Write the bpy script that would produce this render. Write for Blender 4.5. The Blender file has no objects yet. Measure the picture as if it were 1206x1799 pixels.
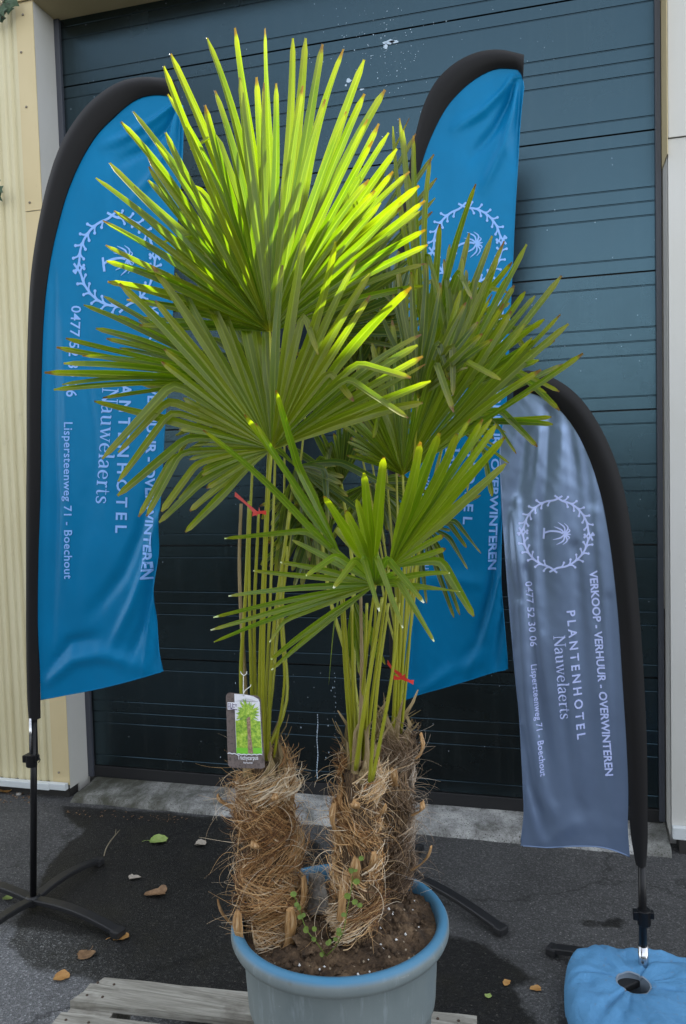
import bpy, bmesh, math, random
import numpy as np
from mathutils import Vector, Matrix, noise as mnoise
random.seed(7); rng=np.random.default_rng(7)
C=bpy.context.scene.collection
# ------------------------------------------------------------------ camera
FPX=1400.0
_p,_y,_r=[math.radians(a) for a in (3.14,-15.04,-1.60)]
CAM=np.array([0,-3.826,1.714])
_f=np.array([math.sin(_y)*math.cos(_p),math.cos(_y)*math.cos(_p),-math.sin(_p)])
_rt=np.array([math.cos(_y),-math.sin(_y),0]); _up=np.cross(_rt,_f)
_R=_rt*math.cos(_r)+_up*math.sin(_r); _U=-_rt*math.sin(_r)+_up*math.cos(_r)
cd=bpy.data.cameras.new('camera'); cam=bpy.data.objects.new('camera',cd); C.objects.link(cam)
cam.matrix_world=Matrix(((_R[0],_U[0],-_f[0],CAM[0]),(_R[1],_U[1],-_f[1],CAM[1]),(_R[2],_U[2],-_f[2],CAM[2]),(0,0,0,1)))
cd.sensor_fit='VERTICAL'; cd.sensor_height=36; cd.lens=FPX/1799*36; cd.clip_start=.05; cd.clip_end=1000
bpy.context.scene.camera=cam
# ------------------------------------------------------------------ sky, sun, exposure
SUN_EL=math.radians(50); SUN_AZ=math.radians(30)      # azimuth from +Y (behind the building) (positive: towards the right)
w=bpy.data.worlds.new('World'); bpy.context.scene.world=w; w.use_nodes=True
nt=w.node_tree; bg=nt.nodes['Background']; sk=nt.nodes.new('ShaderNodeTexSky'); sk.sky_type='NISHITA'; sk.sun_disc=False
sk.sun_elevation=SUN_EL; sk.sun_rotation=SUN_AZ; sk.altitude=10; sk.air_density=1.0; sk.dust_density=.5; sk.ozone_density=1.5
hs=nt.nodes.new('ShaderNodeHueSaturation'); hs.inputs['Saturation'].default_value=.30; nt.links.new(sk.outputs[0],hs.inputs['Color']); nt.links.new(hs.outputs[0],bg.inputs[0]); bg.inputs[1].default_value=.15
sl=bpy.data.lights.new('sun','SUN'); sl.energy=4.1; sl.angle=math.radians(.5); sl.color=(1,.95,.86)
so=bpy.data.objects.new('sun',sl); C.objects.link(so)
sd=Vector((math.sin(SUN_AZ)*math.cos(SUN_EL),math.cos(SUN_AZ)*math.cos(SUN_EL),math.sin(SUN_EL)))
so.rotation_euler=sd.to_track_quat('Z','Y').to_euler(); so.location=(6,6,12)
vs=bpy.context.scene.view_settings; vs.view_transform='Standard'; vs.look='None'; vs.gamma=1; vs.exposure=1.9
bpy.context.scene.cycles.max_bounces=8; bpy.context.scene.cycles.transparent_max_bounces=8

# ------------------------------------------------------------------ helpers
def ray(u,v): return _f*FPX+_R*(u-603)+_U*(899.5-v)
def onY(u,v,Y): q=ray(u,v); return CAM+q*(Y-CAM[1])/q[1]
def onZ(u,v,Z): q=ray(u,v); return CAM+q*(Z-CAM[2])/q[2]
def tag(o,label=None,cat=None,group=None,kind=None):
    if label: o['label']=label
    if cat: o['category']=cat
    if group: o['group']=group
    if kind: o['kind']=kind
    return o
def empty(name,loc,label,cat,group=None):
    o=bpy.data.objects.new(name,None); o.empty_display_size=.1; C.objects.link(o); o.location=[float(a) for a in loc]
    return tag(o,label,cat,group)
class MB:
    def __init__(s): s.v=[]; s.f=[]; s.uv=[]; s.a=[]; s.off=0; s.m=[]
    def add(s,v,f,uv=None,a=None,mi=0):
        v=np.asarray(v,float).reshape(-1,3); n=len(v); s.v.append(v)
        s.f+= [tuple(i+s.off for i in q) for q in f]; s.m+=[mi]*len(f)
        s.uv.append(np.zeros((n,2)) if uv is None else np.asarray(uv,float))
        s.a.append(np.full((n,4),.5) if a is None else np.broadcast_to(np.asarray(a,float),(n,4)))
        s.off+=n
    def box(s,x0,x1,y0,y1,z0,z1,M=None,mi=0,a=None):
        v=np.array([[x,y,z] for z in(z0,z1) for y in(y0,y1) for x in(x0,x1)],float)
        if M is not None: v=v@np.array(M.to_3x3()).T+np.array(M.translation)
        s.add(v,[(0,2,3,1),(4,5,7,6),(0,1,5,4),(2,6,7,3),(0,4,6,2),(1,3,7,5)],mi=mi,a=a)
    def tube(s,P,rad,n=8,cap=True,flat=1.0,a=None,mi=0):
        P=np.asarray(P,float); m=len(P); rad=np.broadcast_to(np.asarray(rad,float),(m,))
        T=np.gradient(P,axis=0); T/=np.linalg.norm(T,axis=1)[:,None]+1e-12
        ref=np.array([0,0,1.]) if abs(T[0][2])<.9 else np.array([1.,0,0])
        A=np.cross(T[0],ref); A/=np.linalg.norm(A); vs=[];uv=[]
        for i in range(m):
            A=A-T[i]*(A@T[i]); A/=np.linalg.norm(A); B=np.cross(T[i],A)
            for k in range(n):
                t=2*math.pi*k/n; vs.append(P[i]+rad[i]*(A*math.cos(t)+B*math.sin(t)*flat)); uv.append((k/n,i/(m-1)))
        fs=[(i*n+k,i*n+(k+1)%n,(i+1)*n+(k+1)%n,(i+1)*n+k) for i in range(m-1) for k in range(n)]
        if cap: fs+=[tuple(range(n))[::-1],tuple((m-1)*n+k for k in range(n))]
        s.add(vs,fs,uv,a,mi)
    def lathe(s,prof,c,n=64,a=None,wob=None):
        vs=[];fs=[];uv=[]
        for i,(r,z) in enumerate(prof):
            for k in range(n):
                t=2*math.pi*k/n; rr=r*(1+(wob(t,z) if wob else 0))
                vs.append((c[0]+rr*math.cos(t),c[1]+rr*math.sin(t),c[2]+z)); uv.append((k/n,i/len(prof)))
        for i in range(len(prof)-1):
            for k in range(n): fs.append((i*n+k,i*n+(k+1)%n,(i+1)*n+(k+1)%n,(i+1)*n+k))
        s.add(vs,fs,uv,a)
    def grid(s,P,uv=None,a=None,flip=False,mi=0):   # P (h,w,3)
        h,w_=P.shape[:2]; fs=[]
        for i in range(h-1):
            for j in range(w_-1):
                q=(i*w_+j,i*w_+j+1,(i+1)*w_+j+1,(i+1)*w_+j); fs.append(q[::-1] if flip else q)
        s.add(P.reshape(-1,3),fs,uv,a,mi)
    def build(s,name,mat,parent=None,smooth=True,bevel=0,weld=False):
        me=bpy.data.meshes.new(name); v=np.concatenate(s.v); o=bpy.data.objects.new(name,me)
        org=np.zeros(3)
        if parent is not None: org=np.array(parent['_w']) if '_w' in parent else np.array(parent.location)
        me.from_pydata((v-org).tolist(),[],s.f); me.update()
        uvl=me.uv_layers.new(name='UVMap'); uv=np.concatenate(s.uv); li=np.zeros(len(me.loops),dtype=np.int32); me.loops.foreach_get('vertex_index',li)
        uvl.data.foreach_set('uv',uv[li].ravel().astype(np.float32))
        ca=me.attributes.new('data','FLOAT_COLOR','POINT'); ca.data.foreach_set('color',np.concatenate(s.a).ravel().astype(np.float32))
        for m in (mat if isinstance(mat,(list,tuple)) else [mat]): me.materials.append(m)
        me.polygons.foreach_set('material_index',s.m)
        me.polygons.foreach_set('use_smooth',[smooth]*len(me.polygons))
        if weld:
            b=bmesh.new(); b.from_mesh(me); bmesh.ops.remove_doubles(b,verts=b.verts,dist=1e-5); b.to_mesh(me); b.free()
        C.objects.link(o)
        if parent is not None: o.parent=parent; o['_w']=list(map(float,org))
        if bevel:
            mo=o.modifiers.new('bevel','BEVEL'); mo.width=bevel; mo.segments=2; mo.limit_method='ANGLE'
        return o
def interp(pts,n,closed=False):
    """smooth resample of a polyline through its points (Catmull-Rom)"""
    P=np.asarray(pts,float); Q=np.vstack([2*P[0]-P[1],P,2*P[-1]-P[-2]]); L=np.r_[0,np.cumsum(np.linalg.norm(np.diff(P,axis=0),axis=1))]
    out=[]
    for t in np.linspace(0,L[-1],n):
        i=min(np.searchsorted(L,t,side='right')-1,len(P)-2); i=max(i,0); f=(t-L[i])/(L[i+1]-L[i]+1e-12)
        a,b,c,d=Q[i:i+4]
        out.append(.5*((2*b)+(c-a)*f+(2*a-5*b+4*c-d)*f*f+(3*b-a-3*c+d)*f**3))
    return np.array(out)

# ------------------------------------------------------------------ materials
def mat(name,base=(.5,.5,.5),rough=.6,**k):
    m=bpy.data.materials.new(name); m.use_nodes=True; n=m.node_tree; b=n.nodes['Principled BSDF']
    b.inputs['Base Color'].default_value=(*base,1); b.inputs['Roughness'].default_value=rough
    for kk,v in k.items(): b.inputs[kk.replace('_',' ')].default_value=v
    return m
def N(m,t,**k):
    n=m.node_tree.nodes.new(t)
    for a,b in k.items(): setattr(n,a,b)
    return n
def L(m,a,b): m.node_tree.links.new(a,b)
def bs(m): return m.node_tree.nodes['Principled BSDF']
def texn(m,scale,detail=4,rough=.6,vec=None,dist=0):
    n=N(m,'ShaderNodeTexNoise'); n.inputs['Scale'].default_value=scale; n.inputs['Detail'].default_value=detail; n.inputs['Roughness'].default_value=rough; n.inputs['Distortion'].default_value=dist
    if vec is not None: L(m,vec,n.inputs['Vector'])
    return n
def coord(m,kind='Object',scale=(1,1,1)):
    tc=N(m,'ShaderNodeTexCoord'); mp=N(m,'ShaderNodeMapping'); mp.inputs['Scale'].default_value=scale; L(m,tc.outputs[kind],mp.inputs[0]); return mp.outputs[0]
def ramp(m,fac,stops,interp_='LINEAR'):
    r=N(m,'ShaderNodeValToRGB'); cr=r.color_ramp; cr.interpolation=interp_
    while len(cr.elements)<len(stops): cr.elements.new(.5)
    for e,(p,c) in zip(cr.elements,stops): e.position=p; e.color=(*c,1) if len(c)==3 else c
    L(m,fac,r.inputs[0]); return r.outputs[0]
def mixc(m,fac,a,b,mode='MIX'):
    x=N(m,'ShaderNodeMix',data_type='RGBA',blend_type=mode)
    for s,v in ((0,fac),(6,a),(7,b)):
        if hasattr(v,'is_linked'): L(m,v,x.inputs[s])
        else: x.inputs[s].default_value=v if s==0 else (*v,1)
    return x.outputs[2]
def math_(m,op,a,b=0,clamp=False):
    x=N(m,'ShaderNodeMath',operation=op); x.use_clamp=clamp
    for s,v in ((0,a),(1,b)):
        if hasattr(v,'is_linked'): L(m,v,x.inputs[s])
        else: x.inputs[s].default_value=v
    return x.outputs[0]
def bump(m,h,strength=.3,dist=.01):
    b=N(m,'ShaderNodeBump'); b.inputs['Strength'].default_value=strength; b.inputs['Distance'].default_value=dist; L(m,h,b.inputs['Height']); L(m,b.outputs[0],bs(m).inputs['Normal']); return b
def attr(m,name='data'): n=N(m,'ShaderNodeAttribute'); n.attribute_name=name; return n
def sep(m,col): s=N(m,'ShaderNodeSeparateColor'); L(m,col,s.inputs[0]); return s.outputs

# asphalt
m=M_ASPH=mat('asphalt'); co=coord(m)
v=N(m,'ShaderNodeTexVoronoi'); v.inputs['Scale'].default_value=170; L(m,co,v.inputs['Vector'])
v2=N(m,'ShaderNodeTexVoronoi'); v2.inputs['Scale'].default_value=75; L(m,co,v2.inputs['Vector'])
big=texn(m,2.2,5,.6,co); fine=texn(m,260,3,.7,co)
wet=sep(m,attr(m).outputs['Color'])  # first channel: wet stain, plus the yard darkened behind the camera
nz=texn(m,9,8,.72,co); wv=math_(m,'ADD',wet[0],math_(m,'ADD',math_(m,'MULTIPLY',math_(m,'SUBTRACT',nz.outputs[0],.5),.30),math_(m,'MULTIPLY',math_(m,'SUBTRACT',fine.outputs[0],.5),.16)))
wetdarkf=ramp(m,wv,[(.47,(0,0,0)),(.52,(1,1,1))])
dry=ramp(m,fine.outputs[0],[(.3,(.046,.046,.045)),(.55,(.092,.092,.090)),(.75,(.19,.19,.188))])
dry=mixc(m,1,dry,ramp(m,big.outputs[0],[(.3,(.78,.78,.78)),(.7,(1.2,1.2,1.2))]),'MULTIPLY')
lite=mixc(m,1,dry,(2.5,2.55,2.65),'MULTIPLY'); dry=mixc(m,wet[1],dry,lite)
ck=N(m,'ShaderNodeTexVoronoi'); ck.feature='DISTANCE_TO_EDGE'; ck.inputs['Scale'].default_value=.9; ckn=texn(m,3,5,.7,co); L(m,mixc(m,.22,co,ckn.outputs['Color']),ck.inputs['Vector']); dry=mixc(m,ramp(m,ck.outputs['Distance'],[(.002,(.55,.55,.55)),(.007,(0,0,0))]),dry,(.02,.02,.018))
agg=ramp(m,sep(m,v.outputs['Color'])[0],[(.0,(.55,.55,.55)),(.82,(.95,.95,.95)),(.97,(1.5,1.5,1.5))],'LINEAR'); dry=mixc(m,1,dry,agg,'MULTIPLY')
spk=math_(m,'MULTIPLY',math_(m,'LESS_THAN',v2.outputs['Distance'],.22),math_(m,'GREATER_THAN',sep(m,v2.outputs['Color'])[1],.93))
dry=mixc(m,math_(m,'MULTIPLY',spk,.6),dry,(.30,.29,.27))
wetdarkc=mixc(m,1,mixc(m,1,dry,mixc(m,1,dry,(9,9,9),'MULTIPLY'),'MULTIPLY'),(.22,.215,.20),'MULTIPLY'); moss=texn(m,5,4,.6,co)
wetdarkc=mixc(m,ramp(m,moss.outputs[0],[(.5,(0,0,0)),(.7,(.35,.35,.35))]),wetdarkc,(.022,.020,.010))
L(m,mixc(m,wetdarkf,dry,wetdarkc),bs(m).inputs['Base Color'])
L(m,ramp(m,wetdarkf,[(0,(.88,.88,.88)),(1,(.62,.62,.62))]),bs(m).inputs['Roughness'])
bs(m).inputs['Specular IOR Level'].default_value=.35
bump(m,math_(m,'ADD',v.outputs['Distance'],math_(m,'MULTIPLY',fine.outputs[0],.8)),.7,.004)
# concrete sill
m=M_CONC=mat('concrete',rough=.85); co=coord(m); a=texn(m,9,8,.7,co); b=texn(m,150,3,.7,co); st=texn(m,3.0,5,.7,coord(m,scale=(1,.4,1)))
c=ramp(m,a.outputs[0],[(.36,(.14,.14,.125)),(.5,(.34,.34,.325)),(.64,(.54,.54,.51))])
c=mixc(m,ramp(m,b.outputs[0],[(.36,(1,1,1)),(.44,(0,0,0))]),c,(.06,.055,.045))
at=sep(m,attr(m).outputs['Color'])
c=mixc(m,math_(m,'MULTIPLY',at[0],ramp(m,st.outputs[0],[(.35,(.1,.1,.1)),(.55,(1,1,1))])),c,(.045,.045,.026))
L(m,c,bs(m).inputs['Base Color']); bump(m,math_(m,'ADD',a.outputs[0],b.outputs[0]),.6,.01)
# door steel
m=M_DOOR=mat('painted door steel',rough=.36,Specular_IOR_Level=1.0,Specular_Tint=(.42,.78,1,1)); co=coord(m,scale=(3,3,260)); g=texn(m,3,3,.6,co); dz=texn(m,1.6,5,.6,coord(m)); sp=N(m,'ShaderNodeTexVoronoi'); sp.inputs['Scale'].default_value=28; L(m,coord(m),sp.inputs['Vector'])
spn=texn(m,1.3,2,.5,coord(m)); 
dust=math_(m,'MULTIPLY',math_(m,'LESS_THAN',sp.outputs['Distance'],.075),math_(m,'GREATER_THAN',math_(m,'ADD',sep(m,sp.outputs['Color'])[0],math_(m,'MULTIPLY',spn.outputs[0],.6)),1.13))
gr=texn(m,4,6,.75,coord(m,scale=(6,6,.5))); c=ramp(m,dz.outputs[0],[(.3,(.005,.004,.0025)),(.7,(.009,.0075,.005))]); c=mixc(m,ramp(m,gr.outputs[0],[(.52,(0,0,0)),(.75,(.22,.22,.22))]),c,(.06,.065,.06)); c=mixc(m,math_(m,'MULTIPLY',dust,.6),c,(.35,.4,.45)); L(m,c,bs(m).inputs['Base Color'])
L(m,ramp(m,dz.outputs[0],[(.3,(.20,.20,.20)),(.7,(.31,.31,.31))]),bs(m).inputs['Roughness'])
co2=N(m,'ShaderNodeTexNoise'); co2.inputs['Scale'].default_value=420; L(m,coord(m),co2.inputs['Vector']); bump(m,math_(m,'ADD',g.outputs[0],math_(m,'MULTIPLY',co2.outputs[0],.6)),.13,.0015)
M_SEAL=mat('rubber seal',(.012,.012,.013),.6); M_TRACK=mat('grey door frame',(.055,.06,.075),.5)
def cream(name,c1,c2,dirt=.5):
    m=mat(name,rough=.55); d=texn(m,1.6,4,.6,coord(m,scale=(1,1,.6))); s=texn(m,26,6,.75,coord(m,scale=(1,1,.5)))
    c=ramp(m,d.outputs[0],[(.3,c1),(.7,c2)]); c=mixc(m,ramp(m,s.outputs[0],[(.60,(0,0,0)),(.85,(dirt*.7,)*3)]),c,(.20,.17,.10)); L(m,c,bs(m).inputs['Base Color']); bump(m,s.outputs[0],.08,.003); return m
M_CREAM=cream('cream cladding',(.60,.53,.32),(.68,.62,.41)); M_TRIM=cream('cream trim',(.56,.45,.24),(.64,.53,.31),.35); M_REV=cream('pale reveal',(.54,.53,.48),(.60,.59,.56),.3); M_FLASH=cream('white flashing',(.55,.58,.58),(.68,.72,.72),.5)
M_SCREW=mat('screw steel',(.25,.22,.18),.5,Metallic=.7)
# flags
def cloth(name,c,rough,spec,sheen=0,metal=0,aniso=0):
    m=mat(name,c,rough); b=bs(m); b.inputs['Specular IOR Level'].default_value=spec; b.inputs['Specular Tint'].default_value=(.25,.65,1,1) if c[0]<.005 else (1,1,1,1); b.inputs['Sheen Weight'].default_value=sheen; b.inputs['Metallic'].default_value=metal
    wv=N(m,'ShaderNodeTexNoise'); wv.inputs['Scale'].default_value=900; L(m,coord(m),wv.inputs['Vector'])
    d=texn(m,3,4,.6,coord(m)); L(m,mixc(m,1,c,ramp(m,d.outputs[0],[(.3,(.9,.9,.9)),(.7,(1.08,1.08,1.08))]),'MULTIPLY'),b.inputs['Base Color'])
    bump(m,wv.outputs[0],.12,.0008); return m
M_BLUE=cloth('blue flag satin',(.0005,.165,.36),.40,.5)
M_GREY=cloth('grey flag satin',(.20,.28,.44),.34,1.0,metal=.62)
M_BLACKC=cloth('black sleeve cloth',(.007,.0065,.007),.65,.25,.03)
M_INKB=mat('pale blue print',(.24,.46,.90),.5); M_INKG=mat('pale lilac print',(.50,.58,.92),.5)
M_POLE=mat('black pole',(.006,.006,.007),.34,Specular_IOR_Level=.35); M_CHROME=mat('bare steel tube',(.6,.6,.62),.22,Metallic=1.0); M_BASE=mat('black powder coat',(.014,.014,.015),.5)
m=M_BASE; s=texn(m,500,2,.5,coord(m)); bump(m,s.outputs[0],.2,.001)
# plants
def leafmat(name,green,yel,trans):
    m=mat(name,rough=.30); b=bs(m); at=sep(m,attr(m).outputs['Color'])   # r=t along, g=random, b=tip kind
    uvm=N(m,'ShaderNodeMapping'); uvm.inputs['Scale'].default_value=(26,1.2,1); tc=N(m,'ShaderNodeTexCoord'); L(m,tc.outputs['UV'],uvm.inputs[0])
    st=texn(m,1.0,3,.6,uvm.outputs[0])
    c=mixc(m,at[1],green,yel); c=mixc(m,1,c,ramp(m,st.outputs[0],[(.3,(.60,.62,.6)),(.7,(1.45,1.4,1.2))]),'MULTIPLY')
    bl=texn(m,60,4,.7,coord(m)); c=mixc(m,ramp(m,bl.outputs[0],[(.68,(0,0,0)),(.78,(.6,.6,.6))]),c,(.22,.15,.03))
    ac=attr(m).outputs['Alpha']; rib=ramp(m,math_(m,'ABSOLUTE',math_(m,'SUBTRACT',ac,.5)),[(.03,(1,1,1)),(.09,(0,0,0))]); c=mixc(m,math_(m,'MULTIPLY',rib,.55),c,(.26,.27,.05))
    edg=ramp(m,math_(m,'ABSOLUTE',math_(m,'SUBTRACT',ac,.5)),[(.44,(0,0,0)),(.49,(1,1,1))]); c=mixc(m,math_(m,'MULTIPLY',edg,.5),c,(.30,.26,.03))
    hf=ramp(m,at[0],[(0,(1,1,1)),(.05,(0,0,0))]); c=mixc(m,hf,c,(.32,.27,.02))
    tn=math_(m,'ADD',math_(m,'ADD',at[0],math_(m,'MULTIPLY',math_(m,'SUBTRACT',math_(m,'FRACT',math_(m,'MULTIPLY',at[1],37.7)),.62),.045)),math_(m,'MULTIPLY',math_(m,'SUBTRACT',bl.outputs[0],.5),.05))
    tip1=ramp(m,tn,[(.968,(0,0,0)),(.988,(1,1,1))]); ye=ramp(m,tn,[(.84,(0,0,0)),(.97,(1,1,1))])
    c=mixc(m,math_(m,'MULTIPLY',ye,.45),c,(.34,.26,.015))
    tc_=mixc(m,at[2],(.16,.07,.02),(.80,.78,.68)); c2=mixc(m,tip1,c,tc_)
    L(m,c2,b.inputs['Base Color']); b.inputs['Specular IOR Level'].default_value=.5
    bump(m,st.outputs[0],.25,.002)
    tr=N(m,'ShaderNodeBsdfTranslucent'); L(m,mixc(m,1,c2,trans,'MULTIPLY'),tr.inputs[0]); mx=N(m,'ShaderNodeMixShader'); mx.inputs[0].default_value=.42
    out=m.node_tree.nodes['Material Output']; L(m,b.outputs[0],mx.inputs[1]); L(m,tr.outputs[0],mx.inputs[2]); L(m,mx.outputs[0],out.inputs[0]); return m
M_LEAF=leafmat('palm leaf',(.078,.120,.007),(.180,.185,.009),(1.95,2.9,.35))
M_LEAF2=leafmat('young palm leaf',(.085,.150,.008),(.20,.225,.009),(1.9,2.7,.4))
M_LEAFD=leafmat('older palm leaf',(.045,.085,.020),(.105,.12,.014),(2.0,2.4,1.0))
m=M_STALK=mat('palm stalk',rough=.4); s=texn(m,1,4,.6,coord(m,'UV',(30,3,1))); s2=texn(m,70,3,.7,coord(m)); c=ramp(m,s.outputs[0],[(.3,(.13,.17,.010)),(.5,(.27,.28,.012)),(.7,(.46,.40,.03))]); c=mixc(m,ramp(m,s2.outputs[0],[(.68,(0,0,0)),(.76,(.7,.7,.7))]),c,(.05,.03,.01)); L(m,c,bs(m).inputs['Base Color'])
m=M_STALKD=mat('dry palm stalk',rough=.7); s=texn(m,1,4,.6,coord(m,'UV',(12,5,1))); L(m,ramp(m,s.outputs[0],[(.3,(.13,.10,.03)),(.5,(.28,.20,.09)),(.7,(.42,.34,.22))]),bs(m).inputs['Base Color'])
m=M_FIB=mat('palm fibre',rough=.75); at=sep(m,attr(m).outputs['Color']); L(m,ramp(m,at[0],[(0,(.13,.055,.022)),(.3,(.40,.20,.065)),(.65,(.66,.42,.19)),(1,(.82,.70,.52))]),bs(m).inputs['Base Color'])
m=M_FIBG=mat('grey palm fibre',rough=.75); at=sep(m,attr(m).outputs['Color']); L(m,ramp(m,at[0],[(0,(.08,.05,.03)),(.3,(.22,.14,.08)),(.65,(.38,.27,.17)),(1,(.60,.52,.42))]),bs(m).inputs['Base Color'])
m=M_TRUNK=mat('palm trunk matting',rough=.9); s=texn(m,30,6,.7,coord(m,scale=(1,1,.5)),1.5); s2=N(m,'ShaderNodeTexWave'); s2.inputs['Scale'].default_value=40; s2.inputs['Distortion'].default_value=14; s2.inputs['Detail'].default_value=3; L(m,coord(m,scale=(1,1,.5)),s2.inputs['Vector'])
c=ramp(m,s.outputs[0],[(.3,(.05,.028,.013)),(.6,(.16,.09,.04)),(.8,(.27,.17,.085))]); c=mixc(m,.5,c,ramp(m,s2.outputs[0],[(.2,(.05,.03,.015)),(.8,(.28,.18,.09))])); L(m,c,bs(m).inputs['Base Color']); bump(m,math_(m,'ADD',s.outputs[0],s2.outputs[0]),1,.006)
m=M_STUB=mat('cut leaf base',rough=.65); s=texn(m,1,4,.6,coord(m,'UV',(10,2,1))); L(m,ramp(m,s.outputs[0],[(.3,(.14,.07,.025)),(.5,(.40,.22,.08)),(.75,(.60,.45,.27))]),bs(m).inputs['Base Color'])
m=M_SOIL=mat('potting soil',rough=.95); s=texn(m,22,8,.75,coord(m)); v=N(m,'ShaderNodeTexVoronoi'); v.inputs['Scale'].default_value=90; L(m,coord(m),v.inputs['Vector'])
c=ramp(m,s.outputs[0],[(.3,(.018,.011,.006)),(.52,(.095,.058,.030)),(.75,(.27,.18,.10))]); pk=math_(m,'MULTIPLY',math_(m,'LESS_THAN',v.outputs['Distance'],.25),math_(m,'GREATER_THAN',sep(m,v.outputs['Color'])[0],.9)); c=mixc(m,pk,c,(.36,.29,.2)); L(m,c,bs(m).inputs['Base Color']); bump(m,math_(m,'ADD',s.outputs[0],math_(m,'MULTIPLY',v.outputs['Distance'],.4)),1,.012)
# pot
m=M_POT=mat('weathered grey-blue pot plastic',rough=.5); s=texn(m,6,6,.65,coord(m,scale=(1,1,.5))); s2=texn(m,45,5,.7,coord(m,scale=(1,1,.15))); dd=texn(m,9,4,.7,coord(m)); sc_=texn(m,5,7,.8,coord(m,scale=(3,3,14)),dist=2)
c=ramp(m,s.outputs[0],[(.3,(.145,.180,.185)),(.7,(.20,.235,.235))]); c=mixc(m,ramp(m,s2.outputs[0],[(.55,(0,0,0)),(.72,(.45,.45,.45))]),c,(.34,.40,.42)); c=mixc(m,ramp(m,dd.outputs[0],[(.66,(0,0,0)),(.74,(.7,.7,.7))]),c,(.13,.12,.08))
c=mixc(m,ramp(m,sc_.outputs[0],[(.62,(0,0,0)),(.68,(.5,.5,.5))]),c,(.36,.40,.40)); at=sep(m,attr(m).outputs['Color']); c=mixc(m,math_(m,'MULTIPLY',at[0],ramp(m,s.outputs[0],[(.2,(.75,.75,.75)),(.7,(1,1,1))])),c,(.04,.19,.33)); L(m,c,bs(m).inputs['Base Color']); bump(m,s2.outputs[0],.12,.003)  # data attribute mixes in the blue sky reflection painted on the rim top
# wood
m=M_WOOD=mat('weathered pallet wood',rough=.85); s=texn(m,5,6,.65,coord(m,scale=(1.0,14,14)),dist=.6); k=texn(m,6,4,.7,coord(m)); c=ramp(m,s.outputs[0],[(.28,(.13,.12,.095)),(.5,(.30,.285,.24)),(.72,(.47,.45,.39))]); c=mixc(m,ramp(m,k.outputs[0],[(.58,(0,0,0)),(.75,(.7,.7,.7))]),c,(.10,.085,.065)); L(m,c,bs(m).inputs['Base Color']); bump(m,s.outputs[0],.6,.006)
M_NAIL=mat('rusty nail',(.07,.045,.03),.7); M_RED=mat('red plastic tie',(.62,.035,.025),.45); M_STRING=mat('white string',(.75,.75,.72),.7)
m=M_BAG=mat('blue weight bag cloth',rough=.75); d1=texn(m,7,6,.7,coord(m)); d2=texn(m,38,5,.75,coord(m)); c=ramp(m,d1.outputs[0],[(.3,(.07,.23,.42)),(.7,(.10,.30,.54))]); c=mixc(m,ramp(m,d2.outputs[0],[(.60,(0,0,0)),(.72,(.6,.6,.6))]),c,(.16,.15,.13)); L(m,c,bs(m).inputs['Base Color']); d3=texn(m,30,6,.7,coord(m),dist=1.2); bump(m,d3.outputs[0],.5,.012)
M_BAGIN=mat('bag inner lining',(.20,.25,.30),.7)
def simple_leaf(name,c1,c2,tr=.25):
    m=mat(name,rough=.6); s=texn(m,45,4,.7,coord(m)); L(m,ramp(m,s.outputs[0],[(.3,c1),(.7,c2)]),bs(m).inputs['Base Color']); return m
M_LG=simple_leaf('green fallen leaf',(.20,.30,.06),(.34,.42,.14)); M_LB=simple_leaf('brown fallen leaf',(.12,.065,.03),(.30,.18,.09)); M_LO=simple_leaf('orange fallen leaf',(.35,.16,.04),(.52,.30,.10)); M_LP=simple_leaf('pale fallen leaf',(.25,.22,.18),(.42,.37,.30)); M_VINE=simple_leaf('weed leaf',(.07,.12,.010),(.15,.22,.02)); M_ADDED_CROWN=simple_leaf('dark crown leaf',(.006,.012,.005),(.015,.026,.010)); M_IVY=simple_leaf('ivy leaf',(.02,.05,.02),(.06,.11,.05))
M_STONE=simple_leaf('pebble',(.14,.135,.12),(.34,.32,.28)); M_TWIG=simple_leaf('twig',(.12,.10,.06),(.26,.22,.15))
M_SPLASH=mat('dried pale splash',(.50,.62,.74),.7)

# ------------------------------------------------------------------ ground
def px_poly_ground(P): return np.array([onZ(u,v,0)[:2] for u,v in P])
def poly_sd(X,Y,P):
    d=np.full(X.shape,1e9); ins=np.zeros(X.shape,bool); n=len(P)
    for i in range(n):
        a=P[i];b=P[(i+1)%n]; ab=b-a; t=np.clip(((X-a[0])*ab[0]+(Y-a[1])*ab[1])/(ab@ab+1e-12),0,1)
        d=np.minimum(d,np.hypot(X-a[0]-t*ab[0],Y-a[1]-t*ab[1]))
        c=((a[1]>Y)!=(b[1]>Y))&(X<(b[0]-a[0])*(Y-a[1])/(b[1]-a[1]+1e-12)+a[0]); ins^=c
    return np.where(ins,d,-d)
xs=np.r_[-200,-60,-20,-8,-5,np.arange(-3.4,1.6,.03),2.5,5,10,30,200]; ys=np.r_[-200,-60,-20,-8,-5,-3.8,np.arange(-3.0,.4,.03),5,9,200]
GX,GY=np.meshgrid(xs,ys)
wetP=px_poly_ground([(107,1415),(125,1445),(158,1457),(122,1480),(95,1510),(75,1545),(50,1590),(15,1660),(45,1690),(70,1706),(140,1712),(250,1745),(400,1850),(940,1850),(948,1799),(915,1760),(903,1732),(943,1724),(898,1695),(853,1660),(783,1645),(690,1600),(600,1540),(555,1475),(430,1462),(405,1440),(360,1435),(240,1425)])
st1=px_poly_ground([(1010,1618),(1035,1616),(1052,1622),(1080,1612),(1108,1620),(1085,1632),(1060,1628),(1030,1626)])
sd_=np.maximum(poly_sd(GX,GY,wetP),poly_sd(GX,GY,st1)*1.5-.005)
wetdarkv=np.clip(.5+sd_*2.2,0,1); wetdarkv=np.where(GY<-3.3,1,wetdarkv)  # yard behind the camera coloured dark to dim its reflection in the door
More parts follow.
